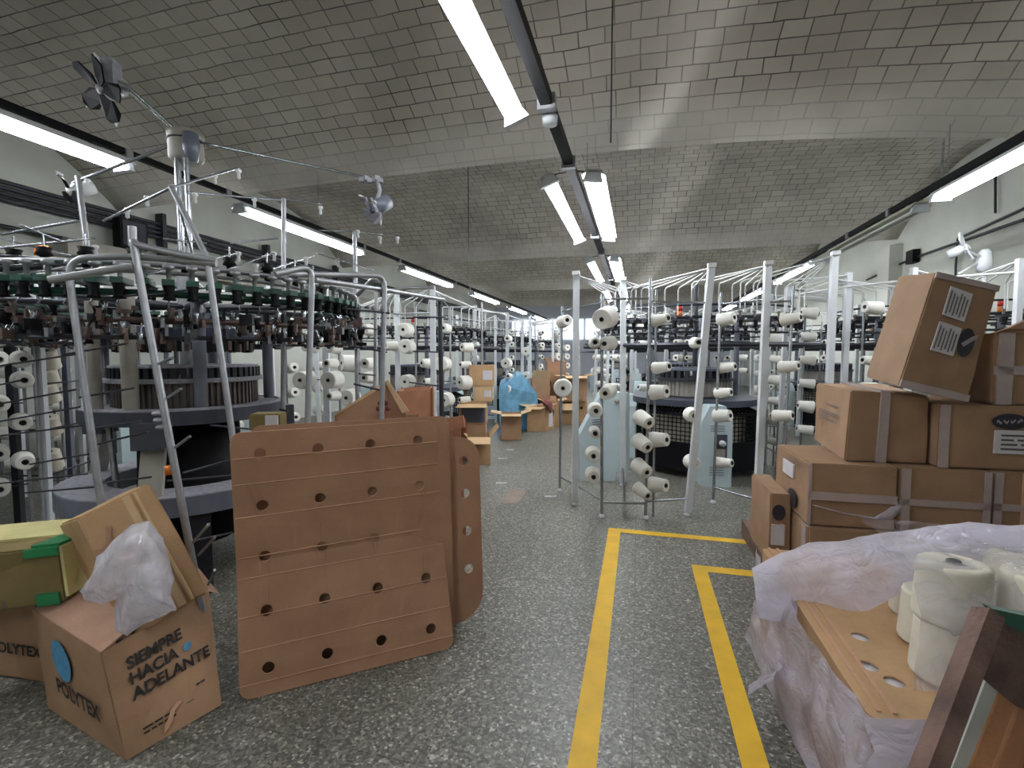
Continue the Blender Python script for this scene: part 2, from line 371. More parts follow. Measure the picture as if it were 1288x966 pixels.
# ------------------------------------------------------------------ lights, trunking, pipes
ZL = 3.15
def fixture(x, y0, L, label, lit=True, lean=0., tubes=2, z=ZL, rz=0., group=None):
    root = thing('fluorescent_light', (x, y0, z), label, 'ceiling light', group)
    R = Matrix.Rotation(rz, 3, 'Z') @ Matrix.Rotation(lean, 3, 'Y'); o = V((x, y0, z))
    def W(a, b, c): return o + R @ V((a, b, c))
    mb = MB(); sec = [(-.105, .012), (-.06, .04), (.06, .04), (.105, .012), (.105, .02), (.065, .065), (-.065, .065), (-.105, .02)]
    if tubes == 1: sec = [(a*.62, c) for a, c in sec]
    n = len(sec)
    mb.add([W(a, 0, c) for a, c in sec]+[W(a, L, c) for a, c in sec], [(i, (i+1) % n, (i+1) % n+n, i+n) for i in range(n)]+[tuple(range(n)), tuple(range(n, 2*n))])
    mb.build('reflector_housing', 'reflector' if lit else 'cream_paint', root)
    for t in ([-.045, .045] if tubes == 2 else [0.]):
        MB().tube([W(t, .05, -.02), W(t, L-.05, -.02)], .016, 10).build('tube', 'tube_on' if lit else 'tube_off', root)
    for yy in (.025, L-.025):
        b = MB(); b.hexa([W(-.09, yy-.025, -.04), W(.09, yy-.025, -.04), W(.09, yy+.025, -.04), W(-.09, yy+.025, -.04), W(-.06, yy-.025, .05), W(.06, yy-.025, .05), W(.06, yy+.025, .05), W(-.06, yy+.025, .05)])
        b.build('lamp_holder', 'white_paint', root)
    for yy in (.25, L-.25):
        MB().box(W(0, yy, .085), (.05, .06, .05)).build('mounting_clip', 'dark_steel', root)
    return root
fixture(-4.28, -.6, 2.42, 'added unseen light continuing the left row, just outside the picture')  # unseen fixture added to bring more light onto the nearest machine
for i, y in enumerate((2.1, 4.5, 8.3, 12.2, 16.05, 19.9)):
    fixture(-4.28, y, 2.42 if i else 1.2, 'lit twin-tube light over the left machines, %s along that row from the camera' % ORD[i])
for x, lb in ((-.6, 'middle'),): fixture(x, -3.2, 2.4, 'lit light of the %s row just behind the viewpoint' % lb)
for i, y in enumerate((.85, 4.5, 8.4, 12.2, 16.05, 19.9)):
    fixture(-.83, y, 2.45, 'lit light on the left side of the middle trunking, %s along from the camera' % ORD[i], lean=-.35, tubes=1)
    if i: fixture(-.42, y, 2.45, 'lit twin-tube light on the right side of the middle trunking, %s along from the camera' % ORD[i-1], lean=.12)
for i, (y, lit) in enumerate(((3.55, True), (6.35, False), (9.6, True), (13.2, True), (16.8, True))):
    fixture(2.96, y, 2.48, 'unlit cream-sided light over the right machines beyond the nearest lit one' if not lit else 'lit twin-tube light over the right machines, %s lit one along that row' % ORD[[0, 0, 1, 2, 3][i]], lit=lit)
def trunk(x, w, h, z, label, y0=YN+.2, y1=23.):
    r = thing('lighting_trunking', (x, y0, z), label, 'cable trunking')
    MB().box((x, (y0+y1)/2, z), (w, y1-y0, h)).build('channel', 'black', r)
    for y in (5.9, 11.9, 17.9):
        MB().tube([(x, y, z), (x, y, vault_z(x, y)+.02)], .005, 5).build('hanger_rod', 'steel', r)
    for yy in (3.3, 4.35, 7.0, 8.2, 11., 12.):
        MB().box((x, yy, z-.01), (w*1.6, .06, h*1.35)).build('joint_clip', 'steel', r)
    return r
t = trunk(-.62, .075, .075, 3.24, 'dark steel trunking running down the middle of the hall between light pairs')
for yy in (4.55, 7., 8.45): MB().tube([(-.85, yy, 3.2), (-.62, yy, 3.235), (-.42, yy, 3.2)], .008, 5).build('cross_bracket', 'rust', t)
q = MB().lathe((-.62, 3.42, 3.17), (0, 0, 1), [(.0, -.03), (.05, -.03), (.055, .03), (0, .03)], 14).build('junction_box', 'white_paint', t)
trunk(-4.28, .05, .05, 3.28, 'dark steel conduit along the row of lights over the left machines')
trunk(2.96, .07, .07, 3.29, 'dark steel trunking along the row of lights over the right machines')
for i, (x, y, lb) in enumerate(((-2.25, 6.3, 'thin wire hanging from the vault left of the middle lights'), (-.25, 4.2, 'thin dark wire hanging from the vault beside the middle trunking'))):
    tag(MB().tube([(x, y, 2.8 if i == 0 else 3.3), (x, y, vault_z(x, y)+.02)], .006, 5).build('hanging_wire', 'dark_steel'), lb, 'wire')
# chain of the right light
mb = MB(); p0 = V((2.96, 6.0, 3.25)); zt = vault_z(2.96, 6.0)
k = 0; z = 3.24
while z < zt:
    mb.box((2.96, 6.0, z), (.022 if k % 2 else .008, .008 if k % 2 else .022, .034)); z += .03; k += 1
tag(mb.build('chain', 'steel'), 'thin steel chain hanging from the vault to the end of the right lit light', 'chain')
# pipes on the left wall
r = thing('pipe_bundle', (XL+.12, -1, 3.55), 'bundle of dark horizontal pipes high on the left wall', 'pipes')
for k in range(4): MB().tube([(XL+.14, YN+.1, 3.52+k*.075), (XL+.14, 24, 3.52+k*.075)], .028, 8).build('pipe', 'dark_steel', r)
MB().tube([(XL+.14, YN+.1, 3.18), (XL+.14, 24, 3.18)], .03, 8).build('pipe', 'dark_steel', r)
for y in (4.2, 6.6, 9., 11.5, 14.): MB().box((XL+.13, y, 3.5), (.16, .07, .85)).build('wall_bracket', 'dark_steel', r)
b = thing('junction_box', (XL+.2, 5.95, 3.2), 'black electrical box on the pipes of the left wall', 'electrical box')
MB().box((XL+.29, 5.95, 3.42), (.16, .42, .44)).build('box', 'black', b); MB().box((XL+.375, 5.95, 3.42), (.012, .36, .38)).build('cover', 'dark_steel', b)
tag(MB().beam((XL+.35, 5.0, 3.05), (XL+.35, 16, 3.05), .1, .22).build('wall_duct', 'beige'), 'pale horizontal duct below the dark pipes on the left wall', 'duct')
# conduits on the right wall
r = thing('wall_conduit', (XR-.05, 5, 3), 'dark electrical conduit running along the right wall with a branch', 'conduit')
a = [onx(1288, 262, XR-.05), onx(1205, 300, XR-.05), onx(1202, 335, XR-.05), onx(1202, 420, XR-.05)]
MB().tube(a, .02, 6).build('branch_pipe', 'dark_steel', r)
MB().tube([onx(1288, 276, XR-.05), onx(1145, 326, XR-.05), onx(1090, 352, XR-.05)], .022, 6).build('main_pipe', 'dark_steel', r)
MB().box(onx(1148, 323, XR-.08), (.12, .25, .25)).build('conduit_box', 'black', r)
MB().tube([onx(1252, 268, XR-.05), onx(1252, 215, XR-.05)], .016, 6).build('riser_pipe', 'dark_steel', r)

# ------------------------------------------------------------------ yarn cones
_cones = {}
def cone_proto(kind):
    if kind in _cones: return _cones[kind]
    L, r0, r1, mt = {'small': (.17, .058, .046, 'yarn'), 'mid': (.17, .075, .062, 'yarn'), 'big': (.17, .108, .098, 'yarn'),
                     'cream': (.17, .08, .072, 'yarn_cream'), 'pallet': (.185, .102, .092, 'yarn_cream'), 'tiny': (.15, .05, .042, 'yarn')}[kind]
    k = [(.03, -L/2), (r0-.014, -L/2), (r0-.008, -L/2), (r0-.001, -L/2+.005), (r0, -L/2+.012), (r0, -L/2+.02), (r1, L/2-.02), (r1, L/2-.011), (r1-.002, L/2-.004), (r1-.009, L/2), (r1-.016, L/2), (.028, L/2-.003), (.024, L/2-.003), (.021, L/2-.03)]
    a = MB().lathe((0, 0, 0), (0, 0, 1), k, 20); a.build
    me_a = a.build('yarn_cone', mt, org=(0, 0, 0))
    c = MB().lathe((0, 0, 0), (0, 0, 1), [(0, -L/2-.02), (.026, -L/2-.02), (.023, -L/2), (.02, L/2+.004), (.0175, L/2+.006), (.015, L/2-.01), (0, L/2-.012)], 12).build('core', 'core', org=(0, 0, 0))
    for o in (me_a, c): C.objects.unlink(o)
    _cones[kind] = (me_a, c, L); return _cones[kind]
def cone(p, axis, kind, label, group=None, core=True):
    a, c, L = cone_proto(kind)
    o = a.copy(); C.objects.link(o); o.location = p
    o.rotation_mode = 'QUATERNION'; o.rotation_quaternion = V(axis).normalized().to_track_quat('Z', 'Y')
    tag(o, label, 'yarn cone', group)
    if core:
        k = c.copy(); C.objects.link(k); k.parent = o
    return o

# ------------------------------------------------------------------ creels
def post(root, b, t, w=.062, mt='white_paint', foot=True, name='post'):
    d = (V(t)-V(b)).normalized(); f = HF.copy(); f = (f - d*f.dot(d)).normalized()
    o = MB().beam(V(b)+d*.03, t, w, w*.75, up=f).build(name, mt, root)
    if foot: MB().lathe(b, (0, 0, 1), [(0, 0), (.035, 0), (.03, .012), (.012, .02), (.012, .05)], 10).build('foot', 'white_paint', root)
    # slots down the face of the post
    return o
def pole(root, b, t, r=.014, mt='chrome', name='pole'):
    return MB().tube([b, t], r, 8).build(name, mt, root)
def peg(root, p, q, r=.006, mt='chrome'):
    return MB().tube([p, q], r, 6).build('peg', mt, root)
def tube_fan(root, p, targets, r=.008, drop=.3):
    for q in targets:
        q = V(q); MB().tube([p, q + (V(p)-q)*.03, q+V((0, 0, -.02)), q+V((0, 0, -drop))], r, 6).build('yarn_tube', 'white_tube', root)

def vert(x, yb, yt, xt=None, d=None):
    """a pole whose foot stands at pixel (x, yb) on the floor, or at depth d, and whose top is seen at (xt, yt)"""
    b = onz(x, yb) if d is None else None
    if d is not None:
        b = dep(x, 446, d); b.z = 0
    dd = (b-EYE).dot(FW)
    t = dep(x if xt is None else xt, yt, dd); t2 = V((b.x, b.y, t.z)) if xt is None else t
    return b, t2

M5 = V((.75, 7.12, 0))
r = thing('yarn_creel', (.2, 5.1, 0), 'white and silver yarn creel with leaning posts before the black cage machine at right', 'yarn creel')
posts = {}
for nm, x, yb, xt, yt in (('c1', 723, 635, 725, 343), ('c3', 783, 610, 784, 350), ('c5', 865, 648, 895, 333), ('c7', 952, 650, 966, 330)):
    b, t = vert(x, yb, yt, xt); posts[nm] = (b, t); post(r, b, t)
for nm, x, yt, d in (('c8', 1050, 318, 4.95), ('c9', 1068, 343, 5.6)):
    b = dep(x-6, 446, d); b.z = 0; t = dep(x, yt, d); posts[nm] = (b, t); post(r, b, t)
for nm, x, yb, xt, yt in (('p0', 704, 617, 707, 385), ('p2', 757, 650, 757, 370), ('p4', 812, 652, 818, 350), ('p6', 897, 632, 907, 368), ('p8', 982, 655, 998, 360)):
    b, t = vert(x, yb, yt, xt); posts[nm] = (b, t); pole(r, b, t); MB().lathe(b, (0, 0, 1), [(0, 0), (.035, 0), (.03, .01), (.014, .03)], 10).build('foot', 'white_paint', r)
b, t = vert(822, 655, 362, 826); b.y += .12; t.y += .12; pole(r, b, t, .011)
def lerp(nm, z):
    b, t = posts[nm]; return b + (t-b)*((z-b.z)/(t.z-b.z))
for a, c, z in (('p2', 'p4', .14), ('p0', 'p2', .16), ('p4', 'c5', .16), ('p6', 'c7', .16), ('p2', 'p4', 2.08), ('p0', 'p2', 2.05), ('p4', 'c5', 2.05), ('p6', 'c7', 2.08), ('c7', 'p8', 2.05), ('c7', 'p8', .16)):
    MB().tube([lerp(a, z), lerp(c, z)], .011, 6).build('cross_bar', 'chrome', r)
b = lerp('c3', .05); MB().tube([lerp('c3', .2), b+(lerp('p2', .14)+lerp('p4', .14)-2*b)*.5], .013, 6).build('brace', 'chrome', r)
def ringpt(cen, R, ang, z): return V((cen.x+R*math.cos(ang), cen.y+R*math.sin(ang), z))
for nm, a0, a1, n in (('c1', 200, 228, 5), ('c3', 215, 240, 4), ('c5', 222, 262, 7), ('c7', 262, 300, 7), ('c8', 285, 325, 7), ('c9', 300, 340, 4)):
    p = posts[nm][1] + V((0, 0, -.03))
    tube_fan(r, p, [ringpt(M5, 1.28, math.radians(a0+(a1-a0)*k/(n-1)), 2.36 - .012*k) for k in range(n)])
for nm in ('c1', 'c3', 'c5', 'c7', 'c8'):
    MB().box(posts[nm][1]+V((0, -.02, -.01)), (.075, .075, .04)).build('post_cap', 'white_tube', r)
creel_right = r
AX_R = dirc(.62, .12, .75); AX_F = dirc(-.1, .02, 1.); AX_D = dirc(.35, -.25, .8)
cl = [  # pole, name, list of (px, py, kind, axis)
 ('p0', 'far left silver pole of the right creel', [(710, 404, 'mid', dirc(.3, .1, 1)), (708, 488, 'big', AX_F)]),
 ('p2', 'second silver pole of the right creel', [(761, 400, 'big', dirc(-.5, -.2, .7)), (764, 432, 'mid', dirc(-.5, -.05, .8)), (748, 431, 'small', AX_F), (764, 493, 'mid', dirc(-.4, -.1, .8)), (749, 516, 'mid', AX_F), (748, 544, 'small', AX_F), (746, 572, 'mid', AX_F), (746, 598, 'mid', AX_F)]),
 ('p4', 'middle silver pole of the right creel', [(831, 402, 'small', AX_R), (832, 462, 'small', AX_R), (829, 493, 'mid', AX_R), (810, 528, 'mid', AX_D), (829, 553, 'mid', AX_R), (808, 558, 'mid', AX_D), (807, 589, 'mid', AX_D), (828, 610, 'mid', AX_R), (808, 618, 'small', AX_D)]),
 ('c5', 'leaning white post of the right creel', [(876, 431, 'small', AX_F), (871, 522, 'mid', AX_F), (871, 582, 'mid', AX_F)]),
 ('p6', 'fourth silver pole of the right creel', [(914, 401, 'mid', AX_R), (915, 462, 'small', AX_R), (910, 494, 'small', AX_R), (909, 523, 'mid', AX_R), (911, 582, 'small', AX_R)]),
 ('p8', 'silver pole of the right creel nearest the carton stack', [(995, 401, 'small', AX_R), (992, 461, 'small', AX_R), (985, 523, 'small', AX_R)]),
]
for nm, lb, L in cl:
    b, t = posts[nm]; d0 = (b-EYE).dot(FW)
    L = sorted(L, key=lambda e: e[1])
    for k, (x, y, kd, ax) in enumerate(L):
        dd = d0 - .02 + (.1 if nm == 'c5' else 0)
        p = dep(x, y, dd); a = lerp(nm, p.z)
        cone(p, ax, kd, '%s white yarn cone on the %s' % (TOPS[k], lb))
        peg(r, a, p - V(ax)*.05)

# ------------------------------------------------------------------ knitting machines
def feeder(mb, c, a, z, green=True):
    """one yarn feeder standing on the ring at angle a"""
    u = V((math.cos(a), math.sin(a), 0)); t = V((-u.y, u.x, 0)); p = V(c) + V((0, 0, z))
    Rm = Matrix((u, t, V((0, 0, 1)))).transposed()
    mb.lathe(p+u*.02, (0, 0, 1), [(0, .07), (.026, .07), (.03, .05), (.012, .045), (.012, -.02)], 8, 2)
    mb.box(p+u*.0+V((0, 0, -.025)), (.15, .055, .03), M3=Rm, mi=0)
    mb.lathe(p+u*.045+V((0, 0, -.04)), (0, 0, -1), [(0, 0), (.03, 0), (.022, .03), (.022, .06), (.032, .075), (0, .08)], 8, 1)
    mb.tube([p+u*.05+V((0, 0, -.11)), p+u*.09+V((0, 0, -.15)), p+u*.03+V((0, 0, -.17))], .005, 4, 3)
def feeders(root, c, R, z, n, mats, a0=0., skip=None):
    for k in range(n):
        a = a0 + 2*PI*k/n
        if skip and skip(a): continue
        mb = MB(); feeder(mb, V((c.x+R*math.cos(a), c.y+R*math.sin(a), 0)), a, z)
        mb.build('yarn_feeder', mats, root)
def machine_common(root, c, zf=2.0, R=1.2, nf=44):
    for i in range(3):
        a = math.radians(30+120*i); p = V((c.x+.68*math.cos(a), c.y+.68*math.sin(a), 0))
        MB().tube([p+V((0, 0, .9)), p+V((0, 0, zf+.05))], .035, 10).build('support_post', 'grey_enamel', root)
    MB().torus((c.x, c.y, zf), R, .018).build('feeder_ring', 'dark_steel', root)
    MB().torus((c.x, c.y, zf-.17), R, .014).build('feeder_ring', 'dark_steel', root)
    MB().torus((c.x, c.y, zf+.14), R*.98, .012).build('feeder_ring', 'dark_steel', root)
    mb = MB()
    for i in range(6):
        a = math.radians(60*i); mb.tube([(c.x, c.y, zf+.02), (c.x+R*math.cos(a), c.y+R*math.sin(a), zf+.02)], .016, 6)
    mb.build('spider_arms', 'dark_steel', root)
    MB().tube([(c.x, c.y, 1.4), (c.x, c.y, zf+.5)], .03, 8).build('mast', 'dark_steel', root)
    feeders(root, c, R, zf, nf, ['dark_steel', 'black', 'beige', 'chrome'])
    # cylinder with needle grooves
    mb = MB(); n = 48
    prof = [(.46, 1.0), (.46, 1.2)]
    mb.lathe(c, (0, 0, 1), prof, n)
    for k in range(n):
        a = 2*PI*k/n; u = V((math.cos(a), math.sin(a), 0))
        mb.box(c+u*.465+V((0, 0, 1.1)), (.02, .012, .2), a)
    mb.build('needle_cylinder', 'beige', root)
    MB().ring(c, .3, .5, 1.2, 1.24).build('cam_ring', 'dark_steel', root)
    mb = MB()
    for k in range(30):
        a = 2*PI*k/30; u = V((math.cos(a), math.sin(a), 0)); mb.box(c+u*.44+V((0, 0, 1.29)), (.06, .05, .1), a)
    mb.build('cam_boxes', 'dark_steel', root)
    MB().ring(c, .28, .47, 1.34, 1.37).build('cam_ring', 'grey_enamel', root)
    MB().ring(c, .3, .82, .9, .98).build('bed_plate', 'slate', root)
    MB().lathe(c, (0, 0, 1), [(.0, .12), (.58, .12), (.6, .5), (.58, .86), (0, .86)], 32).build('fabric_roll', 'yarn_cream', root)
    MB().torus((c.x, c.y, 1.66), 1.5, .028).build('creel_rail', 'dark_steel', root)

def cage_panel(root, a, b, zlo, zhi):
    """one side of the guard: frame, solid lower half, wire grid above and a sloping grid at the top"""
    a, b = V(a), V(b); t = (b-a).normalized(); L = (b-a).length; nrm = V((t.y, -t.x, 0))
    fr = MB(); z = V((0, 0, 1)); A = a+t*.03; B = b-t*.03
    for p, q in ((A+z*zlo, B+z*zlo), (A+z*zhi, B+z*zhi), (A+z*zlo, A+z*zhi), (B+z*zlo, B+z*zhi), (A+z*(zlo+.33), B+z*(zlo+.33))): fr.beam(p, q, .035, .035)
    g = fr.build('guard_panel', 'black', root)
    MB().hexa([A+z*zlo, B+z*zlo, B+z*zlo-nrm*.012, A+z*zlo-nrm*.012, A+z*(zlo+.33), B+z*(zlo+.33), B+z*(zlo+.33)-nrm*.012, A+z*(zlo+.33)-nrm*.012]).build('solid_sheet', 'black', g)
    mb = MB(); n = int(L/.06)
    for i in range(1, n): p = A+t*(L-.06)*i/n; mb.tube([p+z*(zlo+.33), p+z*zhi], .006, 4)
    for i in range(1, 7): zz = zlo+.33+(zhi-zlo-.33)*i/7; mb.tube([A+z*zz, B+z*zz], .006, 4)
    mb.build('wire_grid', 'black', g)
    s = MB(); inn = -nrm*.22+z*.12
    A2, B2 = A+z*zhi+inn+t*.1, B+z*zhi+inn-t*.1
    s.beam(A2, B2, .03, .03); s.beam(A+z*zhi, A2, .03, .03); s.beam(B+z*zhi, B2, .03, .03)
    for i in range(1, n): f = i/n; s.beam(A+z*zhi+(B-A)*f, A2+(B2-A2)*f, .014, .014)
    for j in (1, 2, 3): f = j/4; s.beam(A+z*zhi+(A2-A-z*zhi)*f, B+z*zhi+(B2-B-z*zhi)*f, .014, .014)
    s.build('sloping_grid', 'black', g)

def guard_machine(c, label, group, ang0=-90.):
    root = thing('knitting_machine', c, label, 'knitting machine', group)
    machine_common(root, c, zf=1.98, R=1.2, nf=44)
    pts = [V((c.x+.86*math.cos(math.radians(ang0+60*k)), c.y+.86*math.sin(math.radians(ang0+60*k)), 0)) for k in range(7)]
    for k in range(6): cage_panel(root, pts[k], pts[k+1], .1, .8)
    for k in (0, 2, 4):
        a = math.radians(ang0+60*k+ (8 if k == 0 else 0)); u = V((math.cos(a), math.sin(a), 0)); t = V((-u.y, u.x, 0)); p = c+u*.96; z = V((0, 0, 1))
        def Q(e, f, g): return p+u*e+t*f+z*g
        mb = MB(); sh = [(-.17, .0), (.17, .0), (.17, .78), (.09, .95), (-.09, .95), (-.17, .78)]
        mb.poly([Q(.14, f, g) for f, g in sh], u*-.3); col = mb.build('leg_cabinet', 'pale_blue', root)
        MB().poly([Q(.142, f, g) for f, g in ((-.03, .33), (.11, .33), (.11, .62), (-.03, .62))], u*.006).build('recess', 'slate', col)
        MB().lathe(Q(.145, .05, .52), u, [(0, .0), (.035, 0), (.035, .05), (0, .05)], 12).build('dial', 'white_paint', col)
        MB().box(Q(.145, .04, .4), (.012, .1, .1), a).build('valve_block', 'beige', col)
        MB().poly([Q(.142, f, g) for f, g in ((-.06, .86), (0., .89), (.06, .86))], u*.005).build('warning_badge', 'red', col)
        mb = MB()
        for g in (.66, .69, .72, .14, .17, .2, .23): mb.box(Q(.143, 0, g), (.006, .16, .006), a)
        mb.build('vent_slots', 'grey_enamel', col)
    # stack lamp
    b = V((c.x-.28, c.y-.9, 1.9)); MB().tube([b, b+V((0, 0, .1))], .012, 6).build('lamp_stem', 'dark_steel', root)
    mb = MB().lathe(b, (0, 0, 1), [(0, .1), (.035, .1), (.035, .17), (0, .17)], 12, 0).lathe(b, (0, 0, 1), [(0, .17), (.035, .17), (.035, .24), (0, .24)], 12, 1)
    mb.build('signal_lamp', ['amber', 'red'], root)
    return root
mc = guard_machine(M5, 'circular knitting machine behind a black wire cage with pale blue leg cabinets', None)
# large sloped side cabinet on the left of the machine
pts = [dep(x, y, 5.95) for x, y in ((729, 547), (757, 494), (792, 494), (792, 592), (775, 594), (773, 611), (729, 621))]
sc_ = MB().poly(pts, HF*.22).build('side_cabinet', 'pale_blue', mc); sc_['label'] = 'pale blue cabinet with a sloping top edge'
mb = MB()
for k in range(7): mb.beam(dep(745, 528+k*3.2, 5.94), dep(757, 527+k*3.2, 5.94), .008, .008)
mb.build('vent_slots', 'grey_enamel', sc_)
MB().lathe(dep(776, 505, 5.94), -HF, [(0, 0), (.03, 0), (.03, .03), (0, .03)], 12).build('knob', 'beige', sc_)
MB().lathe(dep(731, 513, 5.94), -HF, [(0, 0), (.018, 0), (.018, .015), (0, .015)], 10).build('dial', 'black', sc_)

# far machines: copies of the caged machine
far = [((3.75, 7.4), 'caged knitting machine standing behind the brown carton stack at right', 20), ((1.0, 11.3), 'caged knitting machine second along the right side of the aisle', 35), ((3.9, 11.8), 'caged knitting machine behind, nearest the right wall', 50),
       ((.9, 15.4), 'caged knitting machine third along the right side of the aisle', 10), ((-3.9, 8.1), 'knitting machine second along the left side of the aisle', 40),
       ((-3.9, 12.1), 'knitting machine third along the left side of the aisle', 15), ((-3.9, 16.2), 'knitting machine fourth along the left side of the aisle', 25), ((-6.5, 5.6), 'knitting machine standing by the left wall behind the nearest one', 0), ((-1.0, 21.), 'knitting machine at the far end of the aisle', 0)]
side = [ch for ch in mc.children if ch.name.startswith('side_cabinet')]
for (x, y), lb, ang in far:
    c = mc.copy(); C.objects.link(c); c.location = (x, y, 0); c.rotation_euler = (0, 0, math.radians(ang)); c['label'] = lb
    for ch in mc.children:
        if ch in side: continue
        copy_tree(ch, c)

# ------------------------------------------------------------------ far creels
def far_creel(cen, label, angs, conelabel, R=2.0, kinds=('small', 'mid'), rows=7, seed=1, tubes=True, post_h=2.42, face=None, per=1):
    rnd = random.Random(seed); c = V((cen[0], cen[1], 0))
    root = thing('yarn_creel', c, label, 'yarn creel')
    tops = []
    for i, a in enumerate(angs):
        a = math.radians(a); p = ringpt(c, R, a, 0); t = ringpt(c, R-.05, a, post_h); post(root, p, t, .055, foot=False); tops.append((t, a))
        b = a + math.radians(9); p2 = ringpt(c, R-.1, b, 0); t2 = p2+V((0, 0, 2.15)); pole(root, p2, t2, .012)
        for k in range(rows):
            if rnd.random() < .12: continue
            z = .35 + 1.7*k/(rows-1)
            u = V((math.cos(b), math.sin(b), 0)); ax = face if face is not None else (u*.8 - V((-u.y, u.x, 0))*.4 + V((0, 0, .1)))
            for s in range(per):
                q = p2 + V((0, 0, z)) + V((-u.y, u.x, 0))*(.09 if s == 0 else -.1) + u*.02
                cone(q, ax, rnd.choice(kinds), conelabel, conelabel.replace('white yarn cone', 'yarn cones'), core=True)
                peg(root, p2+V((0, 0, z)), q, .005)
    for (t1, a1), (t2, a2) in zip(tops, tops[1:]):
        MB().tube([t1+V((0, 0, -.12)), t2+V((0, 0, -.12))], .012, 6).build('cross_bar', 'white_tube', root)
        MB().tube([V((t1.x, t1.y, .2)), V((t2.x, t2.y, .2))], .011, 6).build('cross_bar', 'chrome', root)
    if tubes:
        for t, a in tops: tube_fan(root, t+V((0, 0, -.02)), [ringpt(c, 1.25, a+math.radians(-14+7*k), 2.3) for k in range(5)], .008, .28)
    return root
far_creel((3.75, 7.4), 'white yarn creel around the machine behind the carton stack', [170, 192, 214, 236, 258, 280], 'small white yarn cone on the creel behind the carton stack', seed=3)
far_creel((1.0, 11.3), 'white yarn creel round the second machine right of the aisle', [170, 195, 215, 235, 255, 275, 300, 325, 345], 'white yarn cone on the creel round the second machine right of the aisle', seed=4, per=2)
far_creel((.9, 15.4), 'white yarn creel round the third machine right of the aisle', [165, 190, 215, 240, 265], 'white yarn cone on the creel round the third machine right of the aisle', seed=5)
far_creel((3.9, 11.8), 'white yarn creel round the machine nearest the right wall', [190, 215, 240, 265, 290], 'white yarn cone on the creel of the machine nearest the right wall', seed=6)
far_creel((-3.9, 12.1), 'white yarn creel round the third machine left of the aisle', [270, 295, 320, 345, 10], 'white yarn cone on the creel round the third machine left of the aisle', seed=7, kinds=('mid', 'big', 'small'))
far_creel((-3.9, 16.2), 'white yarn creel round the fourth machine left of the aisle', [290, 320, 345, 10], 'white yarn cone on the creel round the fourth machine left of the aisle', seed=8, kinds=('mid', 'big'))
far_creel((-6.5, 5.6), 'yarn creel by the left wall behind the nearest machine', [250, 275, 300, 325, 350, 20], 'white yarn cone on the creel by the left wall', seed=9, kinds=('mid',), rows=6)

# creel of the second machine left of the aisle, facing the aisle
r = thing('yarn_creel', (-2.4, 7, 0), 'white posted yarn creel on the left of the aisle with large white cones', 'yarn creel')
P2 = {}
for nm, x, yt, d in (('w1', 408, 352, 5.6), ('w2', 499, 365, 7.2), ('w3', 544, 360, 6.4), ('w4', 597, 384, 8.4), ('w5', 638, 393, 9.6), ('w6', 657, 400, 11.2)):
    t = dep(x, yt, d); b = V((t.x, t.y, 0)); P2[nm] = (b, t); post(r, b, t, .07, foot=False)
for nm, x, yt, d in (('s1', 425, 370, 5.5), ('s2', 450, 375, 5.9), ('s3', 522, 380, 7.1), ('s4', 566, 385, 6.9), ('s5', 606, 380, 7.2), ('s6', 648, 405, 9.9)):
    t = dep(x, yt, d); b = V((t.x, t.y, 0)); P2[nm] = (b, t); pole(r, b, t, .015, 'steel')
for a, c in (('w1', 'w2'), ('w3', 'w4'), ('w4', 'w5'), ('w5', 'w6')):
    MB().tube([P2[a][1]-V((0, 0, .05)), P2[c][1]-V((0, 0, .05))], .013, 6).build('cross_bar', 'white_tube', r)
    MB().tube([P2[a][1]-V((0, 0, .35)), P2[c][1]-V((0, 0, .35))], .011, 6).build('cross_bar', 'steel', r)
MB().tube([P2['w2'][1]-V((0, 0, .35)), P2['w3'][1]-V((0, 0, .35))], .012, 6).build('cross_bar', 'steel', r)
M2 = V((-3.9, 8.1, 0))
for nm, a0 in (('w1', 235), ('w2', 265), ('w3', 300), ('w4', 335), ('w5', 5)):
    tube_fan(r, P2[nm][1]-V((0, 0, .02)), [ringpt(M2, 1.25, math.radians(a0-20+8*k), 2.3) for k in range(6)], .009, .3)
AL = dirc(-.25, .02, 1); AL2 = dirc(-.8, .05, .6)
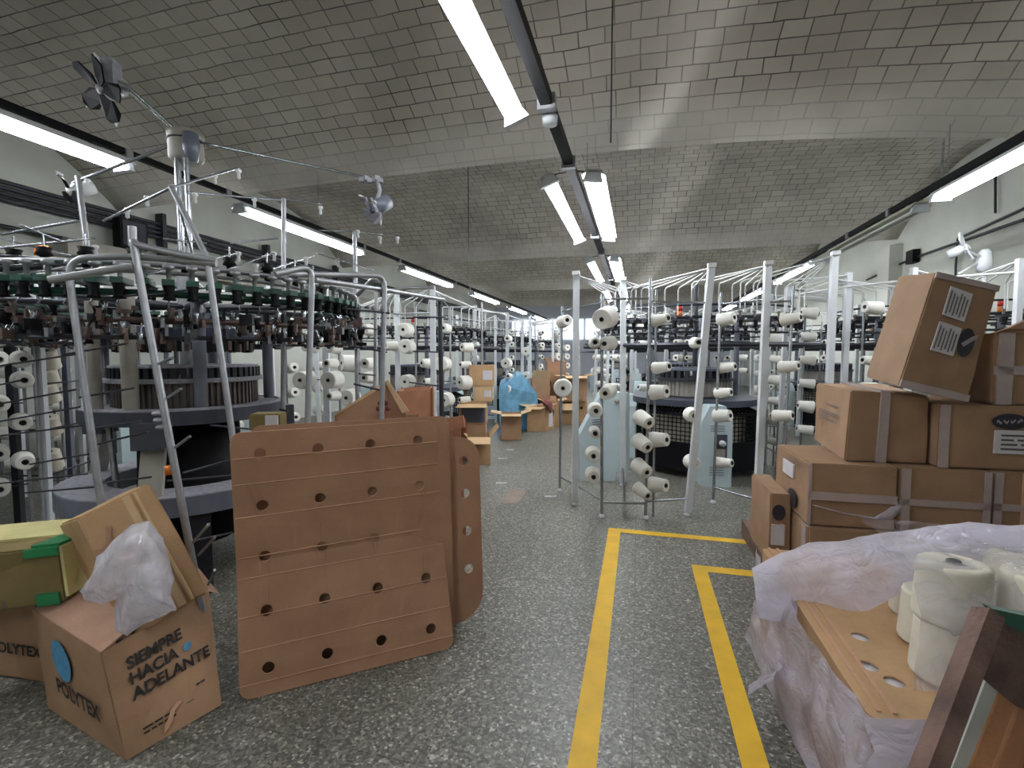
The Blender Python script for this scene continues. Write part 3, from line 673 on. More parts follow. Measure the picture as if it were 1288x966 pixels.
for nm, lb, L in (('s1', 'silver pole right of the leftmost left-creel post', [(417, 417, 'mid', AL), (419, 437, 'mid', AL), (416, 457, 'small', AL), (418, 478, 'big', AL), (419, 498, 'small', AL)]),
                  ('w1', 'leftmost post of the left creel', [(390, 436, 'mid', AL), (383, 478, 'big', AL)]),
                  ('s2', 'pole behind the grey pipes in the left creel', [(438, 457, 'big', AL2), (463, 457, 'mid', AL), (462, 415, 'mid', AL), (462, 475, 'mid', AL), (440, 500, 'big', AL)]),
                  ('s3', 'pole beside the second left-creel post', [(510, 415, 'big', AL), (512, 436, 'big', AL), (492, 435, 'mid', AL2), (512, 480, 'big', AL)]),
                  ('s4', 'pole beside the third left-creel post', [(537, 457, 'mid', AL2), (557, 458, 'big', AL), (540, 480, 'small', AL2), (560, 413, 'mid', AL), (561, 503, 'big', AL)]),
                  ('s5', 'pole above the open cartons of the left creel', [(587, 437, 'mid', AL2), (585, 459, 'small', AL2), (584, 481, 'big', AL2), (584, 503, 'small', AL2)]),
                  ('w5', 'fifth white post of the left creel', [(639, 426, 'mid', AL), (637, 457, 'big', AL), (640, 473, 'small', AL), (637, 489, 'big', AL)]),
                  ('w6', 'farthest white post of the left creel', [(662, 442, 'big', AL), (662, 473, 'big', AL), (663, 490, 'mid', AL)])):
    d0 = (P2[nm][0]-EYE).dot(HF)
    for k, (x, y, kd, ax) in enumerate(sorted(L, key=lambda e: e[1])):
        p = dep(x, y, d0-.1); b, t = P2[nm]
        cone(p, ax, kd, '%s white yarn cone on the %s' % (TOPS[k], lb)); peg(r, V((b.x, b.y, p.z)), p, .006, 'dark_steel')

# ------------------------------------------------------------------ nearest machine on the left
M1 = V(dep(236, 446, 3.6)); M1.z = 0
def near_machine():
    c = M1; root = thing('knitting_machine', c, 'nearest circular knitting machine, dark and dusty with green yarn feeders, at left', 'knitting machine')
    MB().ring(c, .5, .77, .55, .67, 64).build('lower_ring', 'grey_enamel', root)
    MB().ring(c, .3, .635, 1.1, 1.19, 64).build('bed_plate', 'slate', root)
    MB().ring(c, .51, .765, .67, .676, 64).build('lint_layer', 'lint', root); MB().ring(c, .46, .63, 1.19, 1.195, 64).build('lint_layer', 'lint', root)
    MB().torus((c.x, c.y, 1.195), .6, .012, 64).build('lint_ridge', 'lint', root)
    for i in range(3):
        a = math.radians(200+120*i); u = V((math.cos(a), math.sin(a), 0)); t = V((-u.y, u.x, 0))
        MB().hexa([c+u*.7-t*.07+V((0, 0, .0)), c+u*.7+t*.07, c+u*.6+t*.07, c+u*.6-t*.07, c+u*.72-t*.07+V((0, 0, .56)), c+u*.72+t*.07+V((0, 0, .56)), c+u*.6+t*.07+V((0, 0, .56)), c+u*.6-t*.07+V((0, 0, .56))]).build('leg', 'dark_steel', root)
    for ang in (196, 300, 60):
        a = math.radians(ang); u = V((math.cos(a), math.sin(a), 0)); t = V((-u.y, u.x, 0)); p = c+u*.7+V((0, 0, .66)); q = c+u*.58+V((0, 0, 1.1))
        MB().beam(p, q, .035, .13, up=t).build('strut', 'beige', root)
        MB().box(q+u*.08+V((0, 0, -.05)), (.14, .16, .16), a).build('strut_block', 'slate', root)
    MB().lathe(c, (0, 0, 1), [(0, .2), (.3, .2), (.34, .5), (.32, 1.08), (0, 1.08)], 24).build('fabric_tube', 'black', root)
    mb = MB(); mb.lathe(c, (0, 0, 1), [(.44, 1.19), (.44, 1.36)], 72)
    for k in range(72):
        a = 2*PI*k/72; u = V((math.cos(a), math.sin(a), 0)); mb.box(c+u*.445+V((0, 0, 1.275)), (.022, .016, .16), a)
    mb.build('needle_cylinder', 'drum', root)
    MB().ring(c, .3, .49, 1.36, 1.39, 64).build('cam_ring', 'lint', root)
    mb = MB()
    for k in range(56):
        a = 2*PI*k/56; u = V((math.cos(a), math.sin(a), 0)); mb.box(c+u*.44+V((0, 0, 1.425)), (.07, .032, .07), a)
    mb.build('cam_boxes', 'dark_steel', root)
    MB().ring(c, .31, .465, 1.46, 1.475, 64).build('cam_ring', 'lint', root)
    MB().ring(c, .38, .44, 1.66, 1.73, 64).build('blue_ring', 'navy', root)
    mb = MB(); rnd = random.Random(5)
    for k in range(60):
        a = 2*PI*k/60; u = V((math.cos(a), math.sin(a), 0)); mb.box(c+u*.41+V((0, 0, 1.62-.02*rnd.random())), (.05, .028, .075), a+rnd.uniform(-.2, .2), mi=k % 2)
    mb.build('yarn_guides', ['black', 'rust'], root)
    for ang, mt, rr in ((205, 'grey_enamel', .04), (255, 'beige', .035), (285, 'beige', .045), (325, 'grey_enamel', .04), (60, 'grey_enamel', .04), (120, 'grey_enamel', .04)):
        a = math.radians(ang); p = c+V((.56*math.cos(a), .56*math.sin(a), 1.19)); MB().tube([p, p+V((0, 0, .75))], rr, 10).build('support_post', mt, root)
    R = 1.16; zf = 1.9
    for dz, rr, mt in ((-.03, .02, 'green'), (-.17, .018, 'rust'), (.12, .014, 'steel'), (-.26, .014, 'dark_steel')): MB().torus((c.x, c.y, zf+dz), R, rr, 72).build('feeder_ring', mt, root)
    mb = MB()
    for i in range(8):
        a = math.radians(45*i+10); mb.tube([(c.x, c.y, zf+.0), (c.x+R*math.cos(a), c.y+R*math.sin(a), zf-.02)], .02, 6)
    mb.build('spider_arms', 'dark_steel', root)
    for k in range(72):
        a = 2*PI*k/72; mb = MB(); p = V((c.x+R*math.cos(a), c.y+R*math.sin(a), 0))
        feeder(mb, p, a, zf+.05); mb.build('yarn_feeder', ['green', 'black', 'steel', 'chrome'], root)
    rnd = random.Random(9)
    for k in range(54):
        a = 2*PI*k/54+.05; mb = MB(); mb.tube([V((c.x+R*math.cos(a+.02*q), c.y+R*math.sin(a+.02*q), zf-.17)) for q in range(-5, 6)], .012, 5, 0)
        for j in range(11):
            aa = a+rnd.uniform(-.09, .09); rr = R+rnd.uniform(-.07, .09); z0 = zf-.1-rnd.random()*.17
            u = V((math.cos(aa), math.sin(aa), 0)); p = c+u*rr+V((0, 0, z0))
            mb.tube([p, c+u*R+V((0, 0, zf-.17))], .006, 4, 2)
            if j % 3 == 0: mb.lathe(p, (0, 0, 1), [(0, -.03), (.02, -.03), (.012, 0), (.02, .03), (0, .03)], 7, rnd.randrange(3))
            else: mb.box(p, (rnd.uniform(.03, .09), .016, rnd.uniform(.02, .07)), aa+rnd.uniform(-.5, .5), mi=rnd.randrange(4))
        mb.build('tension_guide', ['rust', 'black', 'chrome', 'dark_steel'], root)
    MB().lathe(c+V((-.55, -.25, 1.66)), (0, 0, 1), [(0, 0), (.13, 0), (.15, .09), (0, .09)], 20).build('oil_pan', 'rust', root)
    # inner upper deck of yarn wheels
    for k in range(26):
        a = 2*PI*k/26; mb = MB(); p = c+V((.95*math.cos(a), .95*math.sin(a), zf+.18))
        mb.lathe(p, (0, 0, 1), [(0, -.06), (.018, -.06), (.018, 0), (.04, .01), (.03, .03), (.04, .05), (0, .055)], 9, 0).tube([p+V((0, 0, .05)), p+V((0, 0, .12))], .005, 5, 1)
        mb.build('yarn_wheel', ['black', 'chrome'], root)
    MB().torus((c.x, c.y, zf+.11), .95, .013, 64).build('wheel_ring', 'steel', root)
    MB().tube([(c.x, c.y, 1.4), (c.x, c.y, 2.2)], .05, 10).build('centre_column', 'steel', root)
    m = MB().tube([(c.x-.02, c.y, 1.6), (c.x-.02, c.y, 2.97)], .022, 8).tube([(c.x+.06, c.y, 1.6), (c.x+.06, c.y, 2.97)], .018, 8); m.build('mast', 'chrome', root)
    return root
nm_ = near_machine()
c2_ = copy_tree(nm_); c2_.location = (-5.8, 2.3, 0); c2_['label'] = 'second dark machine with green feeders, cut off by the left picture edge'

# overhead blowers
h = dep(234, 184, 3.6)
r = thing('overhead_blower', h+V((0, 0, -.12)), 'rotating overhead blower with grey motor drum above the nearest machine', 'blower')
MB().lathe(h, (0, 0, 1), [(0, -.12), (.09, -.12), (.115, -.09), (.115, .06), (.12, .065), (.12, .085), (.1, .09), (.1, .1), (.05, .13), (0, .13)], 20).build('motor_drum', 'beige', r)
MB().lathe(h+V((.1, -.05, 0)), (0, 0, 1), [(0, -.14), (.04, -.14), (.06, -.04), (.05, .06), (0, .08)], 10).build('gear_box', 'grey_enamel', r)
MB().torus(h+V((0, 0, .03)), .118, .006, 24).build('drum_band', 'dark_steel', r)
def arm(root, q, rr=.014):
    MB().tube([h+V((0, 0, .05)), q], rr, 8).build('arm', 'chrome', root)
def fan(p, ax, n, R, name, label, blade='black', body='lint', seed=0):
    rnd = random.Random(seed); ax = V(ax).normalized(); u, w = frame_of(ax)
    f = thing(name, p, label, 'fan')
    MB().lathe(p, ax, [(0, -.13), (.05, -.13), (.055, -.02), (.03, .01), (.03, .03), (0, .04)], 12).build('motor', body, f)
    for k in range(n):
        a = 2*PI*k/n+.3; d = u*math.cos(a)+w*math.sin(a); t = ax.cross(d)
        pts = [p+ax*.02+d*.025-t*.018, p+ax*.02+d*.07-t*.05, p+ax*.03+d*(R-.03)-t*.055, p+ax*.035+d*R-t*.02, p+ax*.02+d*R+t*.03, p+ax*.0+d*(R-.04)+t*.052, p+d*.07+t*.045, p+d*.025+t*.018]
        bl = MB().poly(pts, ax*.012).build('blade', blade, f)
        MB().lathe(p+ax*.02+d*(R-.005), d+ax*.5, [(0, -.02), (.014, -.012), (.008, .02), (0, .035)], 6).build('lint_tuft', 'white_tube', bl)
    return f
q1 = dep(163, 112, 3.3); arm(r, q1); p = dep(130, 112, 3.25)
f = fan(p, dirc(-.35, -.45, .8), 5, .2, 'blower_fan', 'black bladed blower fan on an arm at upper left', 'black', 'steel', 1)
MB().tube([q1, p + V((.02, 0, .06)), p], .03, 8).build('arm_bracket', 'steel', f)
MB().box(p+RT*.06+V((0, 0, .1)), (.07, .1, .16), .4).build('motor_bracket', 'lint', f)
q2 = dep(474, 226, 3.35); arm(r, q2, .009)
p = dep(470, 262, 3.35)
f = fan(p, dirc(-.6, -.5, .5), 4, .1, 'blower_fan', 'small lint-covered fan hanging from an arm before the second vault', 'lint', 'grey_enamel', 2)
MB().tube([q2, dep(478, 240, 3.35), dep(474, 252, 3.35), p], .014, 7).build('hanging_bracket', 'lint', f)
mb = MB()
for k in range(6): mb.box(q2+RT*(-.1+.025*k)+V((0, 0, .01*math.sin(k*2))), (.035, .03, .03), k)
mb.build('lint_clump', 'lint', f)
q3 = dep(103, 226, 3.5); arm(r, q3, .012)
p = dep(92, 240, 3.55)
f = fan(p, dirc(-.5, -.4, .6), 3, .12, 'blower_fan', 'small black fan with pale motor at the pole top near the left wall pipes', 'black', 'white_tube', 3)
MB().tube([q3, p+V((0, 0, .05)), p], .014, 6).build('hanging_bracket', 'steel', f)

# grey pipe creel round the nearest machine
r = thing('pipe_creel', (-2, 2.5, 0), 'grey galvanised pipe creel frame with bent corners around the nearest machine', 'yarn creel')
def px(pts): return [dep(x, y, d) for x, y, d in pts]
def bend(pts, k=5):     # round off the corners of a pipe run
    out = [pts[0]]
    for i in range(1, len(pts)-1):
        a, b, c = pts[i-1], pts[i], pts[i+1]; L = min(.1, (a-b).length*.4, (c-b).length*.4)
        s, e = b+(a-b).normalized()*L, b+(c-b).normalized()*L
        for j in range(k+1):
            f = j/k; out.append(s*(1-f)**2+b*2*f*(1-f)+e*f*f)
    return out+[pts[-1]]
def run(pts, rr, mt='steel', name='pipe'): return MB().tube(bend(px(pts)), rr, 10).build(name, mt, r)
def down(x0, y0, x1, y1, d0, d1):          # prolong a pole seen from (x0,y0) to (x1,y1) down to the floor
    a, b = dep(x0, y0, d0), dep(x1, y1, d1); f = (0-a.z)/(b.z-a.z); return a, a+(b-a)*f
def upright(x0, y0, x1, y1, d0, d1, rr=.019, corner=None, mt='steel'):
    a, b = down(x0, y0, x1, y1, d0, d1)
    pts = [b, a] + (px(corner) if corner else [])
    MB().tube(bend(pts), rr, 10).build('upright_pipe', mt, r); return a, b
A_ = upright(84, 325, 128, 640, 2.33, 2.3, .016, [(160, 322, 2.36), (272, 331, 2.42)])
B_ = upright(167, 303, 240, 695, 2.3, 2.28, .0165, [(172, 308, 2.3), (215, 318, 2.36), (272, 328, 2.42)])
run([(62, 352, 2.2), (166, 335, 2.28)], .017)
run([(166, 285, 2.31), (167, 310, 2.31)], .018)
run([(0, 324, 2.6), (130, 331, 2.9)], .018, 'dark_steel'); run([(0, 338, 2.5), (60, 334, 2.6), (120, 331, 2.7)], .018, 'dark_steel')
C_ = upright(262, 335, 292, 545, 2.42, 2.42, .015)
run([(215, 235, 2.45), (266, 335, 2.42)], .015)
D_ = upright(357, 250, 356, 530, 3.6, 3.55, .017)
E_ = upright(393, 334, 387, 530, 2.95, 2.9, .018, [(346, 345, 2.75)])
F_ = upright(484, 347, 480, 525, 3.6, 3.55, .019, [(450, 346, 3.4), (362, 345, 3.0)])
G_ = upright(446, 291, 450, 525, 4.1, 4.05, .018)
H_ = upright(473, 365, 471, 525, 4.3, 4.25, .015)
I_ = upright(553, 376, 556, 530, 4.6, 4.55, .022, None, 'dark_steel')
P_ = upright(98, 222, 135, 520, 3.5, 3.45, .02)
run([(396, 352, 2.95), (480, 364, 3.6), (558, 377, 4.6)], .018)
run([(473, 366, 4.3), (520, 362, 4.4), (545, 362, 4.5)], .014)
run([(448, 372, 4.0), (470, 350, 3.9), (478, 352, 3.7)], .02)
for a, b in (((446, 291, 4.1), (503, 297, 4.3)), ((358, 250, 3.6), (405, 257, 3.7)), ((215, 236, 2.45), (300, 211, 3.1)), ((130, 278, 2.9), (215, 236, 2.45)), ((0, 295, 2.6), (100, 278, 2.8)), ((235, 242, 3.0), (357, 252, 3.6)), ((446, 291, 4.1), (400, 290, 4.0)), ((25, 283, 2.6), (80, 305, 2.8)), ((220, 240, 2.95), (245, 330, 3.2))):
    run([a, b], .007, 'chrome', 'guide_rod')
for a, b in (((0, 312, 2.6), (120, 300, 2.9)), ((30, 345, 2.4), (180, 318, 2.9)), ((185, 345, 2.5), (300, 318, 3.2)), ((200, 322, 2.7), (345, 352, 3.3)), ((270, 345, 2.7), (345, 318, 3.4)), ((300, 352, 2.9), (395, 322, 3.6)), ((398, 318, 3.6), (470, 340, 4.0)), ((0, 300, 3.4), (90, 322, 3.0)), ((110, 345, 2.5), (160, 352, 2.5)), ((290, 306, 3.4), (350, 300, 3.7)), ((205, 300, 3.2), (260, 306, 3.3))):
    run([a, b], .006, 'chrome', 'guide_rod')
for x, y, d in ((120, 312, 2.9), (205, 330, 2.7), (300, 320, 3.2), (322, 335, 3.2), (60, 338, 2.5), (345, 320, 3.4), (385, 326, 3.5), (425, 328, 3.8), (500, 300, 4.3), (478, 300, 4.2), (403, 262, 3.7), (300, 216, 3.1), (270, 222, 3.05), (160, 265, 2.9), (185, 250, 2.93), (110, 228, 3.4), (320, 252, 3.4), (245, 246, 3.0), (450, 292, 4.1), (218, 236, 2.95)):
    p = dep(x, y, d); MB().lathe(p, (0, 0, 1), [(0, -.05), (.012, -.04), (.009, -.01), (.018, 0), (.016, .015), (0, .02)], 8).build('yarn_eyelet', 'white_tube', r)
def pegs(L, mt='steel', rr=.007):
    for (x0, y0, d0, x1, y1, d1) in L: MB().tube([dep(x0, y0, d0), dep(x1, y1, d1)], rr, 6).build('peg', mt, r)
pegs([(204, 505, 2.33, 228, 489, 2.2), (213, 568, 2.33, 239, 549, 2.2), (236, 690, 2.32, 262, 660, 2.2), (190, 462, 2.34, 217, 450, 2.2), (250, 698, 2.3, 270, 676, 2.2), (262, 735, 2.3, 270, 717, 2.2)], 'chrome')
pegs([(100, 500, 2.7, 168, 488, 2.6), (112, 540, 2.7, 178, 530, 2.6), (118, 560, 2.7, 186, 543, 2.6), (0, 508, 3.2, 95, 490, 2.75), (0, 530, 3.2, 100, 512, 2.75), (0, 548, 3.2, 105, 535, 2.72), (38, 584, 3.2, 118, 570, 2.7), (0, 608, 3.2, 110, 596, 2.7), (30, 620, 3.2, 125, 612, 2.7),
      (80, 446, 2.72, 160, 432, 2.6), (0, 460, 3.2, 100, 445, 2.73), (0, 437, 3.2, 32, 432, 3.1), (0, 484, 3.2, 28, 478, 3.1), (128, 608, 2.68, 190, 600, 2.6), (230, 595, 2.5, 292, 578, 2.85), (210, 605, 2.5, 292, 598, 2.85), (236, 682, 2.32, 292, 670, 2.8), (265, 535, 2.87, 318, 540, 2.8), (95, 378, 2.74, 172, 371, 2.38), (176, 372, 2.36, 262, 362, 2.88)], 'dark_steel', .006)
pegs([(430, 388, 3.4, 490, 394, 3.6), (441, 435, 3.5, 487, 443, 3.6), (445, 483, 3.5, 484, 492, 3.6), (520, 399, 4.4, 560, 399, 4.6), (520, 442, 4.4, 558, 443, 4.6), (515, 481, 4.4, 556, 486, 4.6), (452, 470, 3.9, 472, 472, 4.2), (352, 515, 3.5, 362, 517, 3.5), (452, 412, 3.9, 474, 414, 4.2)], 'dark_steel', .008)
MB().lathe(dep(215, 590, 2.33), dep(217, 600, 2.33)-dep(214, 580, 2.33), [(.02, -.02), (.0255, -.02), (.0255, .025), (.02, .025)], 10).build('tape_wrap', 'amber', r)
for x, y in ((201, 520), (203, 528), (206, 537)): MB().torus(dep(x, y, 2.33), .024, .01, 14, 6).build('yarn_knot', 'lint', r)

# creel at the left edge
r = thing('yarn_creel', (-4.6, 2.4, 0), 'yarn creel at the left picture edge with discs of white yarn facing out', 'yarn creel')
Pl = {}
for nm, x, yt, d, w_, mt in (('l0', 5, 388, 4.1, .06, 'dark_steel'), ('l1', 44, 398, 4.1, .055, 'white_paint'), ('l2', 76, 398, 4.5, .05, 'grey_enamel'), ('l3', 92, 400, 4.8, .045, 'white_paint'), ('l4', 112, 400, 4.8, .045, 'grey_enamel')):
    t = dep(x, yt-60, d); b = V((t.x, t.y, 0)); Pl[nm] = (b, t); post(r, b, t, w_, mt, False)
for nm, x, d in (('m0', 36, 4.05), ('m1', 68, 4.4), ('m2', 102, 4.8), ('m3', 22, 4.05)):
    t = dep(x, 350, d); b = V((t.x, t.y, 0)); Pl[nm] = (b, t); pole(r, b, t, .012, 'steel')
for nm, lb, L in (('m0', 'first column at the left picture edge', [(26, 408, 'mid'), (27, 426, 'mid'), (28, 452, 'mid'), (29, 478, 'mid'), (27, 531, 'mid'), (30, 580, 'mid')]),
                  ('m1', 'second column from the left picture edge', [(60, 414, 'cream'), (61, 452, 'cream'), (61, 476, 'cream'), (61, 494, 'cream'), (63, 535, 'cream'), (65, 578, 'cream')]),
                  ('m3', 'column cut off by the left picture edge', [(-2, 425, 'mid'), (-2, 452, 'mid'), (-1, 508, 'mid'), (-2, 570, 'mid'), (-1, 614, 'mid')])):
    d0 = (Pl[nm][0]-EYE).dot(HF)
    for k, (x, y, kd) in enumerate(L):
        p = dep(x, y, d0-.08); cone(p, dirc(1.25, 0, 1) if kd != 'cream' else dirc(.1, .9, .3), kd, '%s %s yarn cone in the %s' % (TOPS[k], 'white' if kd != 'cream' else 'cream', lb))
        peg(r, V((Pl[nm][0].x, Pl[nm][0].y, p.z)), p, .006, 'dark_steel')
for z in (.5, .9, 1.3, 1.7):
    MB().tube([V((Pl['l0'][0].x, Pl['l0'][0].y, z)), V((Pl['l1'][0].x, Pl['l1'][0].y, z)), V((Pl['l4'][0].x, Pl['l4'][0].y, z))], .008, 6).build('cross_bar', 'dark_steel', r)
b = thing('warning_lamp', dep(55, 322, 3.6), 'orange dome lamp on the frame at far left', 'lamp')
MB().lathe(dep(55, 322, 3.6), (0, 0, 1), [(0, .08), (.03, .075), (.05, .05), (.055, .0), (0, 0)], 14).build('dome', 'amber', b); MB().lathe(dep(55, 322, 3.6), (0, 0, 1), [(0, -.04), (.03, -.04), (.03, 0), (0, 0)], 12).build('base', 'dark_steel', b)

# white ceiling-mounted fan at right
p = dep(1236, 318, 5.2)
f = fan(dep(1212, 313, 5.2), dirc(.5, .3, .6), 4, .16, 'blower_fan', 'white blower fan in front of the right wall above the carton stack', 'white_paint', 'white_paint', 4)
MB().tube([dep(1212, 313, 5.2), dep(1238, 326, 5.25), dep(1205, 345, 5.3)], .018, 7).build('arm', 'white_tube', f)
MB().lathe(dep(1238, 330, 5.25), (0, 0, 1), [(0, -.1), (.06, -.1), (.07, -.02), (.06, .1), (.03, .14), (0, .14)], 14).build('motor_drum', 'white_paint', f)
MB().tube([dep(1238, 338, 5.25), dep(1238, 440, 5.25)], .02, 7).build('mast', 'white_tube', f)

# ------------------------------------------------------------------ cartons
def carton_hex(name, pts, mt, label, cat='cardboard box', group=None, bulge=.006, seed=0, sub=3):
    """closed carton from 8 corners (bottom 0-3, top 4-7), slightly dented"""
    mb = MB().hexa([V(p) for p in pts]); o = mb.build(name, mt)
    bm = bmesh.new(); bm.from_mesh(o.data)
    bmesh.ops.bevel(bm, geom=list(bm.edges), offset=.008, segments=2, affect='EDGES')
    bmesh.ops.subdivide_edges(bm, edges=[e for e in bm.edges if e.calc_length() > .12], cuts=sub, use_grid_fill=True)
    for v in bm.verts:
        n = noise.noise(v.co*4.0+V((seed*3.1, seed*1.7, seed))); n2 = noise.noise(v.co*13+V((seed, 0, 0)))
        v.co += v.normal*(n*bulge+n2*bulge*.35) if v.normal.length else V()
    bmesh.ops.recalc_face_normals(bm, faces=bm.faces); bm.to_mesh(o.data); bm.free()
    for p in o.data.polygons: p.use_smooth = False
    return tag(o, label, cat, group)
def boxpts(fl, w, d, h, rz=0., tilt=None):
    """corners from the front-left-bottom corner: w along x, d along y"""
    R = Matrix.Rotation(rz, 3, 'Z')
    if tilt is not None: R = R @ tilt
    q = [(0, 0, 0), (w, 0, 0), (w, d, 0), (0, d, 0), (0, 0, h), (w, 0, h), (w, d, h), (0, d, h)]
    return [V(fl)+R @ V(p) for p in q]
FACES = {'front': (0, 1, 5, 4), 'left': (3, 0, 4, 7), 'right': (1, 2, 6, 5), 'top': (4, 5, 6, 7)}
def facept(P, face, u, v, off=.012):
    a, b, c, d = (V(P[i]) for i in FACES[face]); n = (b-a).cross(d-a).normalized()
    return a*(1-u)*(1-v)+b*u*(1-v)+c*u*v+d*(1-u)*v + n*off
def patch(o, P, face, u0, u1, v0, v1, mt, name, off=.011, th=.0015, n=1):
    mb = MB(); k = max(1, n)
    a, b, c, d = (V(P[i]) for i in FACES[face]); nr = (b-a).cross(d-a).normalized()
    mb.poly([facept(P, face, u0, v0, off), facept(P, face, u1, v0, off), facept(P, face, u1, v1, off), facept(P, face, u0, v1, off)], -nr*(off))
    return mb.build(name, mt, o)
def lines_on(o, P, face, u0, u1, v0, v1, n, mt='ink_dim', name='printed_lines', off=.0125, vertical=False, seed=1):
    rnd = random.Random(seed); mb = MB()
    for k in range(n):
        f0 = (k+.25)/n; f1 = (k+.7)/n; s = 0.
        while s < .95:
            e = min(1, s+rnd.uniform(.12, .4))
            if vertical: A = (u0+(u1-u0)*f0, u0+(u1-u0)*f1, v0+(v1-v0)*s, v0+(v1-v0)*e)
            else: A = (u0+(u1-u0)*s, u0+(u1-u0)*e, v0+(v1-v0)*f0, v0+(v1-v0)*f1)
            mb.add([facept(P, face, A[0], A[2], off), facept(P, face, A[1], A[2], off), facept(P, face, A[1], A[3], off), facept(P, face, A[0], A[3], off)], [(0, 1, 2, 3)])
            s = e+.05
            if rnd.random() < .15: break
    return mb.build(name, mt, o)
def oval_on(o, P, face, u, v, ru, rv, swash=True):
    mb = MB(); n = 28
    mb.add([facept(P, face, u+ru*math.cos(2*PI*k/n), v+rv*math.sin(2*PI*k/n), .0122) for k in range(n)], [tuple(range(n))])
    lg = mb.build('oval_logo', 'logo_dark', o)
    if swash:
        mb = MB(); m = 16
        up = [(u+ru*.75*(2*k/m-1), v+rv*(.18*math.sin(k*1.9)+.12*(2*k/m-1))) for k in range(m+1)]
        for k in range(m):
            if k % 4 == 3: continue
            (a, b), (c, d) = up[k], up[k+1]; hgt = rv*.16
            mb.add([facept(P, face, a, b-hgt, .0136), facept(P, face, c, d-hgt, .0136), facept(P, face, c, d+hgt, .0136), facept(P, face, a, b+hgt, .0136)], [(0, 1, 2, 3)])
        mb.build('logo_script', 'logo_pale', lg)
    return lg
# stack at right
GS = 'brown cartons stacked at right'
def stackbox(P, label, seed, tapes=(), mt='card_stack'):
    o = carton_hex('cardboard_box', P, mt, label, 'cardboard box', GS, .007, seed)
    for t in tapes: patch(o, P, *t, 'tape_clear', 'packing_tape')
    return o
tag(None or MB().box((1.8, 3.97, .068), (1.84, 1.0, .136)).build('stack_pallet', 'old_wood'), 'low wooden pallet hidden under the carton stack', 'pallet')
# bottom row
P = boxpts((1.0, 3.2, .14), .62, .62, .38); o = stackbox(P, 'carton at the bottom of the right stack with an oval logo, half hidden by film', 21)
oval_on(o, P, 'front', .64, .5, .16, .2); patch(o, P, 'left', .86, .97, 0, 1, 'tape_clear', 'packing_tape')
P = boxpts((1.64, 3.22, .14), .5, .62, .38); stackbox(P, 'carton in the bottom row of the right stack, second from the left, behind the film', 22)
P = boxpts((2.16, 3.22, .14), .55, .62, .38); stackbox(P, 'carton in the bottom row of the right stack, cut off by the frame', 23)
P = boxpts((.86, 3.5, .14), .13, .55, .49); o = stackbox(P, 'narrow upright carton with oval logo at the far left of the stack, beside the creel', 24)
for uu in (.25,): oval_on(o, P, 'front', .4, .75, .3, .11, False); patch(o, P, 'front', .1, .7, .3, .58, 'paper', 'paper_label')
P_ = boxpts((.83, 3.84, .14), .17, .02, .6)
# second row
P = boxpts((1.0, 3.23, .525), .46, .66, .375, .02); o = stackbox(P, 'carton with one horizontal tape band, left end of the second row of the stack', 25, [('front', 0, 1, .42, .55), ('front', .0, .03, 0, 1)])
oval_on(o, P, 'left', .62, .25, .13, .16, False); patch(o, P, 'left', .3, .62, .58, .82, 'paper', 'paper_label'); lines_on(o, P, 'left', .5, .9, .84, .95, 3, seed=3)
P = boxpts((1.475, 3.25, .525), .44, .66, .37, .02); stackbox(P, 'carton with upright tape at both ends, second in the second row of the stack', 26, [('front', .02, .12, 0, 1), ('front', .93, 1, 0, 1), ('front', 0, 1, .42, .52)])
P = boxpts((1.935, 3.27, .525), .5, .66, .37, .02); stackbox(P, 'carton with pale upright band, right end of the second row of the stack', 27, [('front', .0, .08, 0, 1), ('front', 0, 1, .42, .52)])
patch(bpy.context.scene.objects[[k for k in bpy.data.objects.keys() if k.startswith('cardboard_box')][-1]], P, 'front', .26, .33, 0, 1, 'card_edge', 'paper_band')
# third row
P = [onz(1062, 580, .905), onz(1165, 583, .905), None, onz(1024, 553, .905)]
P[2] = P[1]+P[3]-P[0]; P[2].z = .905
P = P + [p+V((0, 0, .43)) for p in P]; P[4] += V((.02, 0, 0)); P[5] += V((0, 0, -.03))
o = stackbox(P, 'carton turned cornerwise on the third row of the stack, with printed side', 28, [('front', .38, .5, 0, 1), ('top', .38, .5, 0, 1)])
lines_on(o, P, 'left', .2, .78, .42, .62, 5, seed=4); lines_on(o, P, 'left', .42, .8, .7, .74, 1, seed=5)
P = boxpts((1.68, 3.3, .9), .66, .6, .365, .03); o = stackbox(P, 'carton with oval logo and white label, right end of the third row', 29, [('front', .0, .07, 0, 1)])
oval_on(o, P, 'front', .5, .76, .13, .12); patch(o, P, 'front', .4, .98, .26, .62, 'paper', 'paper_label'); lines_on(o, P, 'front', .44, .96, .3, .58, 4, off=.0135, seed=6)
P = boxpts((1.93, 3.32, 1.27), .55, .56, .4, .03); o = stackbox(P, 'carton with crossed pale tape on the topmost right of the stack', 30, [('front', .03, .16, 0, 1), ('front', 0, 1, .42, .54)])
fl = MB().hexa([facept(P, 'top', 0, 0, .0), facept(P, 'top', 1, 0, .0), facept(P, 'top', 1, .06, .0), facept(P, 'top', 0, .06, .0)] + [facept(P, 'top', 0, 0, .0)+V((.02, -.05, .02)), facept(P, 'top', 1, 0, .0)+V((0, -.05, .3)), facept(P, 'top', 1, .03, .0)+V((0, -.05, .3)), facept(P, 'top', 0, .03, .0)+V((.02, -.05, .025))]).build('open_flap', 'card_in', o)
